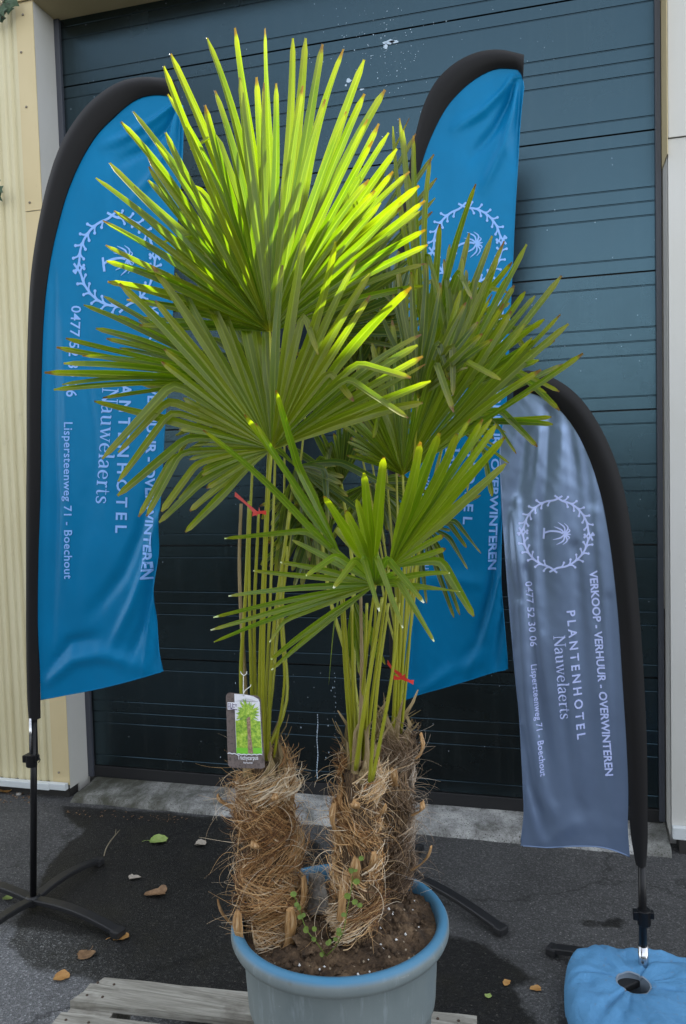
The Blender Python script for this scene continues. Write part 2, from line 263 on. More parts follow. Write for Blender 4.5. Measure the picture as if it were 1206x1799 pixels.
light=1/(1+np.exp(-(-(GX+1.35)*1.0-(GY+1.55)*1.0-.1)*9))*(GY<-1.3)*(GY>-3.2)*(GX>-3.4)
H=np.zeros(GX.shape)
g=MB(); P=np.dstack([GX,GY,H]); A=np.dstack([wetdarkv,light,np.zeros_like(H),np.ones_like(H)]).reshape(-1,4)
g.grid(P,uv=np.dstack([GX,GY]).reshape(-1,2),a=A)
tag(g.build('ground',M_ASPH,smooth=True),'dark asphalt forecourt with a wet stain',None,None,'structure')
# ------------------------------------------------------------------ building
XL,XR=-2.525,.466; YF=-.196; ZL=4.115; ZTOP=4.64
b=MB()
b.box(-14,XL-.004,-.10,.0,.0,ZTOP-.01); b.box(XR+.004,9,-.10,.0,.0,ZTOP-.01)     # inner wall behind the cladding
b.box(XL-.004,XR+.004,-.10,.0,ZL+.08,ZTOP-.01); b.box(-14,9,.002,6,ZTOP-.30,ZTOP-.004); b.box(-14,9,5.9,6.02,0,ZTOP-.31)
bw=empty('warehouse_wall',(XL,YF,0),'cream metal clad building wall around the green roller door','wall')
b.build('inner_wall',M_REV,bw,False)
def corr(x0,x1,z0,z1,yf,n_per=.098):
    prof=[]; x=x1
    while x>x0:
        for dx,dy in ((0,0),(.024,0),(.034,.013),(.046,.013),(.056,0),(.072,0),(.080,.008),(.090,.008)):
            if x-dx>x0: prof.append((x-dx,yf+dy))
        x-=n_per
    P=np.array([[[px,py,z] for px,py in prof] for z in (z0,z1)]); return P
b=MB(); b.grid(corr(-14,XL-.10,.075,ZTOP,YF+.008)); b.build('corrugated_panel',M_CREAM,bw,False)
TW=.10
b=MB(); b.box(XL-TW,XL,YF,YF+.004,3.08,ZL+.0); b.box(XL-TW,XL,YF+.002,YF+.006,.07,3.077)   # corner trim face
b.build('corner_trim',M_TRIM,bw,False)
b=MB(); b.box(XL-.003,XL,YF+.006,.0,.05,ZL); b.build('side_reveal',M_REV,bw,False)
b=MB(); b.box(XL-.30,XR+.3,YF-.012,YF-.002,ZL+.004,ZTOP+.02); b.build('lintel_trim',M_TRIM,bw,False)
b=MB(); b.box(XL,XR,YF-.001,.0,ZL,ZL+.003); b.build('soffit',M_TRIM,bw,False)
b=MB(); b.box(-14,XL-.105,YF-.035,YF+.0,.045,.082); b.box(XL-.105,XL-.004,YF-.033,YF-.003,.05,.085); b.build('base_flashing',M_FLASH,bw,False,.004)
b=MB(); b.box(-14,XL-.01,YF+.01,YF+.09,0,.05); b.box(XR+.03,9,YF+.0,YF+.09,0,.06); b.build('plinth',mat('dark plinth',(.03,.028,.025),.9),bw,False)
# right jamb
b=MB(); b.box(XR,XR+.003,YF+.05,.0,.06,ZL); b.build('side_reveal',M_REV,bw,False)
b=MB(); b.box(XR-.004,XR-.001,YF+.0,-.0,2.98,ZL); b.build('reveal_cap',M_TRIM,bw,False)
b=MB(); b.box(XR+.0035,9,YF+.03,YF+.04,.085,3.05); b.box(XR+.0035,9,YF+.022,YF+.034,3.054,ZTOP); b.build('flat_panel',M_REV,bw,False)
b=MB(); b.box(XR+.0035,9,YF+.0,YF+.03,.06,.115); b.build('base_flashing',M_FLASH,bw,False,.004)
b=MB()
for (u,v_) in ((41,26),(38,92),(47,188),(53,356),(104,1357)):
    p=onY(u,v_,YF); b.lathe([(0,-.0),(.006,0),(.006,.004),(0.0,.006)],(0,0,0),8)
    q=b.v[-1]; b.v[-1]=np.c_[q[:,0]+p[0],p[1]-q[:,2],q[:,1]+p[2]]
b.build('screw',M_SCREW,bw)
# concrete sill
b=MB(); nx=160; X=np.linspace(-2.50,.46,nx)
prof=[(-.245,-.01),(-.240,.012),(-.222,.030),(-.15,.036),(-.05,.042),(.05,.048)]
P=np.zeros((len(prof),nx,3)); A=np.zeros((len(prof),nx,4))
for i,(y_,z_) in enumerate(prof):
    for j,x in enumerate(X):
        e=mnoise.noise(Vector((x*9,i*.7,3)))*.012+mnoise.noise(Vector((x*30,i*2,7)))*.005
        P[i,j]=(x,y_+(e if i<3 else 0),z_+(e*.3 if i>0 else 0)); A[i,j]=(np.clip((-1.55-x)/.5,0,1)*.9+(x>.3)*.5,0,0,1)
P[:,0,2]=-.01; b.grid(P,a=A.reshape(-1,4),flip=False); tag(b.build('door_sill',M_CONC),'rough grey concrete sill below the roller door, mossy at its left end','sill')
# ------------------------------------------------------------------ sectional door
dr=empty('sectional_door',(XL,0,.05),'dark green ribbed sectional garage door filling the opening','door')
HP=.305; Z10=.110
def dpanel(zb,zt,g):
    pr=[(zb+.002,.010),(zb+.004,.0)]
    for q in g:
        z=zb+q; pr+=[(z-.004,0),(z-.001,.0028),(z+.0012,.0028),(z+.0035,.0)]
    pr+=[(zt-.004,.0),(zt-.002,.010)]
    P=np.array([[[x,y,z] for x in np.linspace(XL+.02,XR-.012,2)] for z,y in pr]); return P
G=HP*np.array([.2,.8,1.0,1.2,1.8])
for i in range(7):
    zb=Z10+i*2*HP; zt=min(zb+2*HP,4.40); b=MB(); b.grid(dpanel(zb,zt,G if i<6 else G[:3])); b.build('door_panel',M_DOOR,dr,False)
b=MB(); b.box(XL+.02,XR-.012,.012,.02,.05,4.4); b.box(XL+.02,XR-.012,-.006,.0115,.046,.108); b.build('bottom_seal',M_SEAL,dr,False,.003)
b=MB(); b.box(XL+.0,XL+.030,-.022,.0,.05,ZL-.002); b.box(XR-.030,XR-.006,-.024,.0,.06,ZL-.002); b.build('side_track',M_TRACK,dr,False,.002)
b=MB()   # pale splashes and a run of dried paint
def blob(u,v_,r,sx=1,sz=1):
    p=onY(u,v_,-.0015); n=9; vs=[p+np.array([0,0,0])]
    for k in range(n):
        t=2*math.pi*k/n; q=r*random.uniform(.6,1.3); vs.append(p+np.array([q*math.cos(t)*sx,0,q*math.sin(t)*sz]))
    b.add(vs,[(0,1+k,1+(k+1)%n) for k in range(n)][::1])
blob(684,74,.016,2.2,.8); blob(692,73,.012,2,.7); blob(678,82,.010,1,1.6); blob(613,142,.013); blob(636,157,.007,1.8,.6); blob(608,150,.005)
for i in range(95):
    blob(random.gauss(680,38),random.gauss(100,55),random.uniform(.001,.0028))
for i in range(60): blob(random.uniform(520,1000),random.uniform(10,130),random.uniform(.0008,.0018))
for i in range(26): blob(558+math.sin(i*.5)*.8,1256+i*4.4,.0032*(.5+.5*min(1,(i+3)/8)),.8,2.2)
for i in range(14): blob(589+random.gauss(0,.7),1180+i*9+random.uniform(-3,3),.0018,.6,random.uniform(.8,2.5))
for u,v_ in ((582,1213),(585,1208),(577,1275),(578,1322),(573,1331),(529,1278),(388,1330),(414,1200)): blob(u,v_,.003,.8,1.5)
b.build('paint_splash',M_SPLASH,dr,False)

# unseen tree, added behind the viewer to darken the reflection in the left of the door
tr_=empty('added_tree',(-9,-10.5,0),'tall dense broadleaf tree, unseen, added across the yard to darken the left of the door','tree')
b=MB(); b.tube([(-9,-10.5,0),(-9.1,-10.5,2),(-8.9,-10.6,5),(-9,-10.5,8)],[.32,.26,.2,.1],10); 
for k in range(9):
    a_=k*2.4; z=2.5+k*.6; b.tube([(-9,-10.5,z),(-9+1.6*math.cos(a_),-10.5+1.2*math.sin(a_),z+1.2),(-9+3.4*math.cos(a_),-10.5+1.8*math.sin(a_),z+2.0)],[.1,.07,.03],6)
b.build('trunk',M_TWIG,tr_)
b=MB(); q=rng.normal(size=(9000,3)); 
cl=rng.normal(size=(70,3)); cl/=np.linalg.norm(cl,axis=1)[:,None]; cl*=rng.uniform(.3,1,(70,1))**.5; cl=cl*np.array([4.6,1.8,4.3])+np.array([-9,-10.5,6.0])
for k in range(9000):
    c_=cl[k%70]+q[k]*np.array([.75,.6,.7]); d=rng.normal(size=3); d/=np.linalg.norm(d); e=np.cross(d,rng.normal(size=3)); e/=np.linalg.norm(e); s_=rng.uniform(.10,.20)
    b.add([c_-d*s_,c_-e*s_*.5,c_+d*s_,c_+e*s_*.5],[(0,1,2,3)])
b.build('added_tree_crown',M_ADDED_CROWN,tr_)
hd=MB();  # unseen greenery added behind the viewer to darken the lower door reflection
for k in range(9000):
    c_=np.array([rng.uniform(-16,12),-10.2+rng.uniform(-.6,.6),rng.uniform(0,2.5)]); d=rng.normal(size=3); d/=np.linalg.norm(d); e=np.cross(d,rng.normal(size=3)); e/=np.linalg.norm(e); s_=rng.uniform(.10,.2)
    hd.add([c_-d*s_,c_-e*s_*.5,c_+d*s_,c_+e*s_*.5],[(0,1,2,3)])
hd.box(-16,12,-10.5,-10.0,0,2.2)
tag(hd.build('added_hedge',M_ADDED_CROWN,None),'dark clipped greenery, unseen, added behind the viewer to darken the door reflections','added_hedge')
# ------------------------------------------------------------------ lettering helpers
def text_mesh(s,spacing=1.0,bold=0.0):
    cu=bpy.data.curves.new('txt','FONT'); cu.body=s; cu.size=1; cu.space_character=spacing; cu.offset=bold; cu.resolution_u=3
    o=bpy.data.objects.new('txt',cu); C.objects.link(o); dg=bpy.context.evaluated_depsgraph_get(); dg.update(); me=bpy.data.meshes.new_from_object(o.evaluated_get(dg))
    bm=bmesh.new(); bm.from_mesh(me); 
    for it in range(3):
        ee=[e for e in bm.edges if e.calc_length()>.35]
        if ee: bmesh.ops.subdivide_edges(bm,edges=ee,cuts=1,use_grid_fill=False)
        bmesh.ops.triangulate(bm,faces=bm.faces)
    V=np.array([v.co[:2] for v in bm.verts]); Fc=[tuple(v.index for v in f.verts) for f in bm.faces]; bm.free()
    bpy.data.objects.remove(o); bpy.data.curves.remove(cu); bpy.data.meshes.remove(me)
    V[:,0]-=V[:,0].min(); return V,Fc
# a light roman hand for the serif name: strokes (x,y,width) in units of the cap height
SER={
'N':(.86,[[(.12,0,.05),(.12,1,.05)],[(.10,1,.10),(.70,0,.12)],[(.70,0,.05),(.70,1,.05)],[(0,0,.04),(.26,0,.04)],[(0,.98,.04),(.2,.98,.04)],[(.58,.98,.04),(.84,.98,.04)]]),
'a':(.54,[[(.07,.50,.06),(.12,.60,.06),(.24,.65,.05),(.34,.60,.08),(.37,.48,.10),(.37,.12,.10),(.40,.03,.06),(.48,.03,.04)],[(.37,.40,.05),(.18,.33,.07),(.07,.22,.10),(.06,.12,.10),(.13,.02,.07),(.24,.02,.05),(.36,.14,.04)]]),
'u':(.62,[[(.02,.62,.04),(.13,.64,.06)],[(.13,.64,.09),(.13,.18,.10),(.18,.04,.08),(.28,.01,.05),(.44,.12,.04)],[(.34,.62,.04),(.46,.64,.06)],[(.46,.64,.10),(.46,.02,.10)],[(.46,.02,.04),(.58,.02,.04)]]),
'w':(.86,[[(.10,.63,.09),(.27,.0,.08)],[(.27,0,.04),(.42,.60,.04)],[(.40,.63,.09),(.58,0,.08)],[(.58,0,.04),(.76,.62,.04)],[(0,.63,.035),(.20,.63,.035)],[(.32,.63,.035),(.50,.63,.035)],[(.66,.63,.035),(.84,.63,.035)]]),
'e':(.54,[[(.08,.36,.045),(.44,.36,.045)],[(.44,.36,.07),(.42,.52,.08),(.33,.62,.05),(.24,.645,.04),(.13,.57,.07),(.07,.42,.10),(.07,.24,.10),(.14,.08,.09),(.27,.01,.06),(.38,.04,.045),(.45,.14,.035)]]),
'l':(.30,[[(.02,.98,.04),(.13,1.02,.06)],[(.14,1.02,.10),(.14,0,.10)],[(.02,0,.04),(.26,0,.04)]]),
'r':(.42,[[(.02,.62,.04),(.12,.64,.06)],[(.13,.64,.10),(.13,0,.10)],[(.13,.40,.04),(.22,.58,.05),(.31,.63,.07),(.37,.58,.09)],[(.01,0,.04),(.27,0,.04)]]),
't':(.36,[[(.14,.84,.03),(.14,.16,.10),(.18,.04,.08),(.25,.01,.05),(.33,.08,.03)],[(.01,.62,.04),(.32,.62,.04)]]),
's':(.44,[[(.37,.50,.04),(.34,.60,.05),(.23,.645,.05),(.12,.60,.06),(.09,.50,.09),(.15,.38,.10),(.30,.28,.10),(.37,.17,.09),(.33,.05,.06),(.21,.01,.05),(.10,.05,.05),(.06,.17,.04)]])}
def serif_mesh(s):
    V=[];Fc=[];x=0
    for ch in s:
        adv,strokes=SER[ch]
        for st in strokes:
            P=np.array([p[:2] for p in st]); W=np.array([p[2] for p in st])
            if len(P)>2:
                Q=interp(P,len(P)*4); L0=np.r_[0,np.cumsum(np.linalg.norm(np.diff(P,axis=0),axis=1))]; W=np.interp(np.linspace(0,L0[-1],len(Q)),L0,W); P=Q
            else:
                P=np.linspace(P[0],P[1],6); W=np.linspace(W[0],W[1],6)
            T=np.gradient(P,axis=0); T/=np.linalg.norm(T,axis=1)[:,None]+1e-9; Nn=np.c_[-T[:,1],T[:,0]]; o0=len(V)
            for p,n_,w_ in zip(P,Nn,W): V+= [p+n_*w_*.62+(x,0),p-n_*w_*.62+(x,0)]
            Fc+=[(o0+2*i,o0+2*i+1,o0+2*i+3,o0+2*i+2) for i in range(len(P)-1)]
        x+=adv+.02
    return np.array(V),Fc
def ribbon2(P,w_,V,Fc,round_end=True):
    P=np.asarray(P,float); Q=interp(P,max(4,len(P)*3)) if len(P)>2 else np.linspace(P[0],P[1],4); T=np.gradient(Q,axis=0); T/=np.linalg.norm(T,axis=1)[:,None]+1e-9; Nn=np.c_[-T[:,1],T[:,0]]; o0=len(V)
    W=np.broadcast_to(np.asarray(w_,float),(len(Q),)) if np.isscalar(w_) else np.interp(np.linspace(0,1,len(Q)),np.linspace(0,1,len(w_)),w_)
    for p,n_,ww in zip(Q,Nn,W): V.append(p+n_*ww/2); V.append(p-n_*ww/2)
    Fc+=[(o0+2*i,o0+2*i+1,o0+2*i+3,o0+2*i+2) for i in range(len(Q)-1)]
def disc2(p,r,V,Fc):
    o0=len(V); V.append(np.array(p,float)); 
    for k in range(8): V.append(np.array(p)+r*np.array([math.cos(k*math.pi/4),math.sin(k*math.pi/4)]))
    Fc+=[(o0,o0+1+k,o0+1+(k+1)%8) for k in range(8)]
def wreath():
    """ring of four crossing twigs with budded side shoots round a little palm; unit radius, x right y up"""
    V=[];Fc=[]
    for q in range(4):
        a0=math.pi/2*q+math.radians(-6)+math.pi/2; a1=a0+math.radians(102)
        arc=[(math.cos(a)*(.93+ (.13 if i in(0,8) else 0)),math.sin(a)*(.93+(.13 if i in(0,8) else 0))) for i,a in enumerate(np.linspace(a0,a1,9))]
        ribbon2(arc,.052,V,Fc)
        for k,a in enumerate(np.linspace(a0+.26,a1-.26,6)):
            for side in ((1,-1)):
                if (k==0 and side==1): continue
                aa=a+(.05 if side>0 else 0); p=np.array([math.cos(aa),math.sin(aa)])*.93
                tang=np.array([-math.sin(aa),math.cos(aa)])*(1 if q%2==0 else -1); rad=np.array([math.cos(aa),math.sin(aa)])
                e=p+tang*.16+rad*side*.13; mid=p+tang*.10+rad*side*.035
                ribbon2([p,mid,e],.042,V,Fc); disc2(e,.036,V,Fc)
    # palm, growing to the right (the flag hangs the logo sideways)
    ribbon2([(-.34,-.16),(-.34,.14)],.055,V,Fc); ribbon2([(-.34,.0),(-.15,.07),(.08,.07),(.20,.03)],.05,V,Fc)
    c=np.array([.24,.02])
    for ang,l in ((140,.30),(105,.34),(72,.33),(38,.26),(0,.20),(-38,.26),(-72,.33),(-105,.34),(-140,.30)):
        d=np.array([math.cos(math.radians(ang)),math.sin(math.radians(ang))]); s_=-1 if 0<ang<=180 else 1; n_=np.array([-d[1],d[0]])
        ribbon2([c,c+d*l*.55+np.array([.035,0]),c+d*l*.95-np.array([.13,0])*abs(math.sin(math.radians(ang)))**.7],[.035,.045,.035,.010],V,Fc)
    return np.array(V),Fc
WR=wreath()

# ------------------------------------------------------------------ feather flags
def flag(name,label,Y,outer,inner,edge,bottom,creases,cmat,ink,lines,wr,pole_u,nface,lowamp=.006,side=1,tilt=0.0):
    """outer/inner: pole sleeve outline; edge: free edge; all (u,v) top to bottom"""
    root=empty(name,(0,0,0),label,'flag','feather flags of the plant nursery'); ga,gw=(1.35,1.1) if side>0 else (.85,1.45); creases=[(a,b_*ga,c*gw) for a,b_,c in creases]
    def pt(u,v): return onY(u,v,Y)
    X0=pt(*inner[-1])[0]
    seg=[]
    for cr in creases:
        P=np.array([pt(u,v)[[0,2]] for u,v in cr[0]]); seg.append((P,cr[1],cr[2]))
    def disp(x,z):
        d=0
        for P,a_,w_ in seg:
            best=1e9;bt=0
            n=len(P)
            for i in range(n-1):
                A_=P[i];B=P[i+1]; ab=B-A_; t=max(0,min(1,((x-A_[0])*ab[0]+(z-A_[1])*ab[1])/(ab@ab))); q=math.hypot(x-A_[0]-t*ab[0],z-A_[1]-t*ab[1])
                if q<best: best=q; bt=(i+t)/(n-1)
            ww=w_*(.6+.8*bt); d+=a_*math.exp(-(best/ww)**2)*math.sin(math.pi*min(1,max(0,.12+.85*bt)))**.5
        d+=lowamp*mnoise.noise(Vector((x*7,z*1.7,Y*5)))+lowamp*.5*mnoise.noise(Vector((x*16,z*4,Y*9)))+lowamp*.16*mnoise.noise(Vector((x*45+z*12,z*26,Y*9)))
        return d
    ni=interp(inner,150); ne=interp(edge,150); nb=len(ni); ncol=46
    P=np.zeros((nb,ncol,3)); bot=interp(bottom,ncol)
    # rows run from the top point down; the last rows blend to the bottom hem
    for i in range(nb):
        t=i/(nb-1)
        for j in range(ncol):
            s=j/(ncol-1); uv=ni[i]*(1-s)+ne[i]*s
            hem=bot[j]-(ni[-1]*(1-s)+ne[-1]*s); uv=uv+hem*max(0,(t-.8)/.2)**2
            p=pt(*uv); p=p+np.array([0,-disp(p[0],p[2])*min(1,s*6+.15)+tilt*s,0]); P[i,j]=p
    b=MB(); b.grid(P,flip=(side<0)); Pb=P.copy(); Pb[:,:,1]+=.0012; b.grid(Pb,flip=(side>0))
    fl=b.build('flag_cloth',cmat,root)
    # hem welt
    b=MB(); b.tube(P[::2,-1],.0022,5); b.tube(P[-1,::2],.0022,5); b.build('hem',cmat,fl)
    # sleeve
    no=interp(outer,120); nn=interp(inner,120); nc=9; S=np.zeros((120,nc,3)); Sb=S.copy()
    for i in range(120):
        for j in range(nc):
            s=j/(nc-1); p=pt(*(no[i]*(1-s)+nn[i]*s)); bul=.022*math.sin(math.pi*(.06+.88*s))
            wr_=.003*mnoise.noise(Vector((i*.05,s*3,Y*3)))
            S[i,j]=p+np.array([0,-bul+wr_,0]); Sb[i,j]=p+np.array([0,bul*.8,0])
    b=MB(); b.grid(S,flip=(side<0)); b.grid(Sb,flip=(side>0)); b.grid(np.stack([S[:,0],Sb[:,0]],1),flip=(side>0)); b.grid(np.stack([S[:,-1],Sb[:,-1]],1),flip=(side<0)); b.grid(np.stack([S[-1],Sb[-1]],0)); b.grid(np.stack([S[0],Sb[0]],0))
    b.build('pole_sleeve',M_BLACKC,root)
    # print
    b=MB()
    gx=P.reshape(-1,3)
    def put(V,Fc,p0,p1,h):
        p0=np.array(p0,float);p1=np.array(p1,float); wd=V[:,0].max(); ax=(p1-p0)/wd; d=(p1-p0)/np.linalg.norm(p1-p0); upd=np.array([d[1],-d[0]])*h
        out=[]
        for x,y in V:
            q=p0+ax*x+upd*y; w3=pt(*q); s_=.5
            # same attachment ramp as the cloth
            w3=w3+np.array([0,-disp(w3[0],w3[2])-.0022+tilt_at(q)*tilt,0]); out.append(w3)
        used=sorted({i for f in Fc for i in f}); mp={k:i for i,k in enumerate(used)}; b=MB(); b.add([out[i] for i in used],[tuple(mp[i] for i in f) for f in Fc]); b.build('printed_word',ink,fl)
    def tilt_at(q):
        k=np.argmin(abs(ni[:,1]-q[1])); a_=ni[k][0]; k2=np.argmin(abs(ne[:,1]-q[1])); e_=ne[k2][0]; return min(1,max(0,(q[0]-a_)/(e_-a_)))
    for txt,p0,p1,h,kind in lines:
        if kind=='serif': V,Fc=serif_mesh(txt); V=V/1.0
        else:
            V,Fc=text_mesh(txt,{'wide':1.55,'bold':1.0,'thin':1.05}[kind],{'wide':.022,'bold':.026,'thin':.012}[kind]); V=V/.72
        iv=sorted((V[list(f),0].min(),V[list(f),0].max(),k) for k,f in enumerate(Fc)); groups=[]; mx_=-99
        for a_,b_,k in iv:
            if a_>mx_+(.36 if kind!='wide' else 9): groups.append([])
            groups[-1].append(k); mx_=max(mx_,b_)
        wd_=V[:,0].max()
        for gk in groups: put(V,[Fc[k] for k in gk],p0,p1,h)
    c,rx,ry,rot=wr; V,Fc=WR; rr=math.radians(rot); out=[]
    for x,y in V:
        x2=x*math.cos(rr)-y*math.sin(rr); y2=x*math.sin(rr)+y*math.cos(rr); q=(c[0]+x2*rx,c[1]-y2*ry); w3=pt(*q); out.append(w3+np.array([0,-disp(w3[0],w3[2])-.0022+tilt_at(q)*tilt,0]))
    b=MB(); b.add(out,Fc); b.build('wreath_emblem',ink,fl)
    return root
left=flag('feather_flag','tall blue feather flag on the left with its black pole sleeve on the left side',-1.206,
 [(304,139),(280,137),(250,136),(215,143),(180,163),(145,196),(110,250),(85,320),(66,410),(54,510),(49,650),(48,800),(47,950),(47,1100),(49,1220),(52,1268)],
 [(318,182),(300,170),(268,168),(238,177),(205,203),(165,246),(128,316),(103,396),(86,480),(77,570),(73,700),(72,850),(68,980),(67,1100),(70,1190),(71,1262)],
 [(322,186),(322,215),(322,250),(320,290),(316,340),(311,400),(306,470),(303,560),(296,640),(290,740),(284,850),(278,950),(273,1040),(273,1100),(280,1150),(288,1178)],
 [(72,1229),(110,1222),(160,1213),(210,1201),(250,1190),(288,1179)],
 [([(306,186),(270,215),(225,240),(180,255)],.012,.012),([(310,190),(290,225),(255,262),(205,285)],-.014,.012),([(312,195),(300,250),(270,310),(235,350)],.013,.012),([(316,200),(312,270),(300,350)],-.010,.010),
  ([(262,860),(245,940),(215,1010),(160,1080)],-.012,.018),([(280,900),(262,985),(235,1060),(195,1140)],.014,.014),([(284,930),(268,1020),(250,1100),(225,1165)],-.013,.011),([(282,960),(272,1050),(262,1120),(255,1185)],.012,.009),([(276,1040),(272,1100),(275,1170)],-.012,.008),
  ([(95,480),(92,700),(95,900),(88,1150)],-.012,.014),([(112,560),(120,760),(125,900)],.005,.02),([(84,1200),(130,1160),(180,1150),(250,1170)],.012,.02),([(80,1180),(120,1130),(170,1120)],-.012,.016),([(150,640),(165,820),(150,960)],-.006,.03)],
 M_BLUE,M_INKB,
 [('0477 52 30 06',(127,537),(119,697),17,'thin'),('Lispersteenweg 71 - Boechout',(115,742),(114,1017),14.5,'thin'),('Nauwelaerts',(181,681),(168,884),28,'serif'),('PLANTENHOTEL',(213,631),(204,936),20,'wide'),('VERKOOP - VERHUUR - OVERWINTEREN',(264,535),(252,1017),17,'bold')],
 ((207,460),72,84,8),58,1,.006)
mid=flag('feather_flag','tall blue feather flag in the middle, standing behind the palm crowns',-.66,
 [(921,97),(905,93),(880,88),(850,90),(820,100),(790,119),(765,146),(745,185),(731,235),(718,300),(706,380),(697,470),(690,600),(685,750),(684,900),(683,1050),(686,1180),(692,1262)],
 [(919,140),(912,124),(895,121),(870,122),(840,136),(810,160),(783,192),(757,243),(738,300),(722,370),(712,440),(706,520),(702,620),(701,750),(702,880),(704,1000),(706,1130),(708,1255)],
 [(919,142),(921,150),(918,175),(914,215),(911,265),(908,320),(904,390),(901,460),(897,540),(893,640),(888,740),(884,840),(881,940),(881,1030),(887,1110),(892,1172)],
 [(709,1231),(740,1219),(780,1208),(820,1196),(860,1183),(893,1175)],
 [([(905,130),(885,160),(850,195),(800,225)],.014,.014),([(908,132),(895,175),(870,225),(830,275)],-.016,.014),([(910,136),(903,190),(885,260),(850,330)],.015,.014),([(913,140),(910,200),(905,290)],-.010,.010),
  ([(885,880),(872,960),(862,1040),(840,1130),(800,1180)],-.014,.016),([(882,1000),(868,1060),(850,1120),(825,1180)],.013,.013),([(884,1060),(878,1110),(870,1170)],-.012,.010),([(760,1020),(800,1018),(850,1025)],.006,.02),([(725,900),(728,1050),(720,1190)],-.010,.014),([(740,1215),(790,1180),(850,1150)],.008,.02)],
 M_BLUE,M_INKB,
 [('0477 52 30 06',(757,535),(751,690),13,'thin'),('Lispersteenweg 71 - Boechout',(748,735),(746,1009),12,'thin'),('Nauwelaerts',(792,672),(778,872),24,'serif'),('PLANTENHOTEL',(834,615),(814,921),16,'wide'),('VERKOOP - VERHUUR - OVERWINTEREN',(872,525),(858,1001),14,'bold')],
 ((822,432),64,72,8),700,1,.006)
right=flag('feather_flag','low grey feather flag on the right with its black pole sleeve on the right side',-1.213,
 [(905,658),(925,651),(955,657),(990,674),(1022,702),(1052,745),(1078,800),(1096,860),(1109,930),(1118,1010),(1127,1120),(1133,1220),(1137,1320),(1138,1420),(1138,1480),(1135,1521)],
 [(902,700),(918,690),(938,692),(962,704),(990,727),(1016,764),(1038,812),(1056,870),(1068,930),(1078,1000),(1087,1090),(1093,1180),(1100,1290),(1105,1390),(1108,1460),(1117,1518)],
 [(900,702),(893,715),(886,740),(880,775),(879,815),(881,860),(884,920),(889,980),(894,1050),(900,1120),(906,1190),(913,1260),(917,1330),(920,1390),(921,1430),(915,1483)],
 [(1107,1505),(1085,1496),(1055,1489),(1010,1487),(965,1489),(915,1486)],
 [([(925,760),(918,830),(905,900),(885,960)],-.012,.024),([(950,760),(945,840),(935,900)],.006,.022),([(908,880),(915,1000),(925,1100),(930,1200)],.012,.012),([(925,1000),(935,1120),(950,1260),(975,1400)],-.012,.014),([(912,1060),(918,1150),(930,1260),(955,1400),(985,1450)],.009,.012),([(898,1140),(912,1260),(930,1380),(960,1470)],-.012,.010),([(915,1270),(925,1380),(945,1475)],.010,.008),
  ([(990,760),(985,900),(990,1050),(1000,1180)],.006,.022),([(1010,960),(1022,1100),(1035,1250),(1045,1400),(1070,1480)],-.011,.018),([(1045,900),(1062,1050),(1072,1200),(1080,1350)],.009,.018),([(1072,1050),(1080,1180),(1088,1320),(1092,1440)],-.010,.010),([(965,720),(958,820),(950,950),(955,1100)],-.010,.014),([(1000,740),(1012,850),(1020,960)],-.009,.014),([(1030,800),(1040,900),(1052,1050),(1058,1200)],-.009,.012),([(940,900),(942,1000),(946,1100),(960,1220)],.010,.012),([(900,900),(905,960),(912,1020)],.012,.008),([(985,1180),(992,1280),(1010,1400),(1035,1460)],-.010,.014),([(960,1480),(1000,1450),(1050,1445),(1100,1475)],.004,.02)],
 M_GREY,M_INKG,
 [('0477 52 30 06',(923,1022),(932,1136),12.5,'thin'),('Lispersteenweg 71 - Boechout',(933,1168),(950,1363),11,'thin'),('Nauwelaerts',(973,1117),(985,1264),20,'serif'),('PLANTENHOTEL',(996,1073),(1015,1299),15,'wide'),('VERKOOP - VERHUUR - OVERWINTEREN',(1036,1003),(1064,1363),14,'bold')],
 ((977,938),62,64,-4),1128,1,.005,side=-1)
def stand(root,base,top,clamp_uv,Y,silver,legs,rleg=.016):
    base=np.array(base); b=MB(); b.tube([base+(0,0,.01),base*.5+np.array(top)*.5,top],.0125,12); 
    b.build('pole',M_POLE,root)
    if silver: b=MB(); q0=base+(0,0,.02); q1=q0+(np.array(top)-q0)*silver; b.tube([q0,q1],.0155,14); b.build('pole_foot',M_CHROME,root)
    c=onY(*clamp_uv,Y); d=(np.array(top)-base); d/=np.linalg.norm(d)
    b=MB(); b.tube([c-d*.03,c+d*.02],.021,14); b.box(-.034,-.012,-.012,.012,-.014,.014,Matrix.Translation(Vector(c))); b.box(.012,.030,-.010,.010,-.006,.016,Matrix.Translation(Vector(c))); b.build('pole_clamp',M_POLE,root,False,.002)
    for e in legs:
        e=np.array(e,float); h0=base+(0,0,.022); b=MB(); P=[]
        for t in np.linspace(0,1,9): P.append(h0*(1-t)+e*t+np.array([0,0,.022*math.sin(math.pi*t)]))
        dd=e-h0; dd/=np.linalg.norm(dd); sx=np.array([dd[1],-dd[0],0]); P=np.array(P); Q=np.zeros((9,5,3)); w_=.020;h_=.010
        for i in range(9):
            Q[i]=[P[i]-sx*w_-(0,0,h_),P[i]-sx*w_+(0,0,h_),P[i]+sx*w_+(0,0,h_),P[i]+sx*w_-(0,0,h_),P[i]-sx*w_-(0,0,h_)]
        b.grid(Q); b.add(Q[0,:4],[(0,1,2,3)]); b.add(Q[-1,:4],[(3,2,1,0)]); lg=b.build('stand_leg',M_BASE,root,False,.004)
        b=MB(); ang=math.atan2(dd[1],dd[0]); b.box(-.035,.004,-.024,.024,-.014,.014,Matrix.Translation(Vector(e))@Matrix.Rotation(ang,4,'Z')); b.build('end_cap',M_SEAL,lg,False,.005)
    b=MB(); b.lathe([(0,-.018),(.028,-.018),(.030,.012),(.022,.02),(.0,.02)],base+(0,0,.02),16); b.build('hub',M_BASE,root,False,.002)
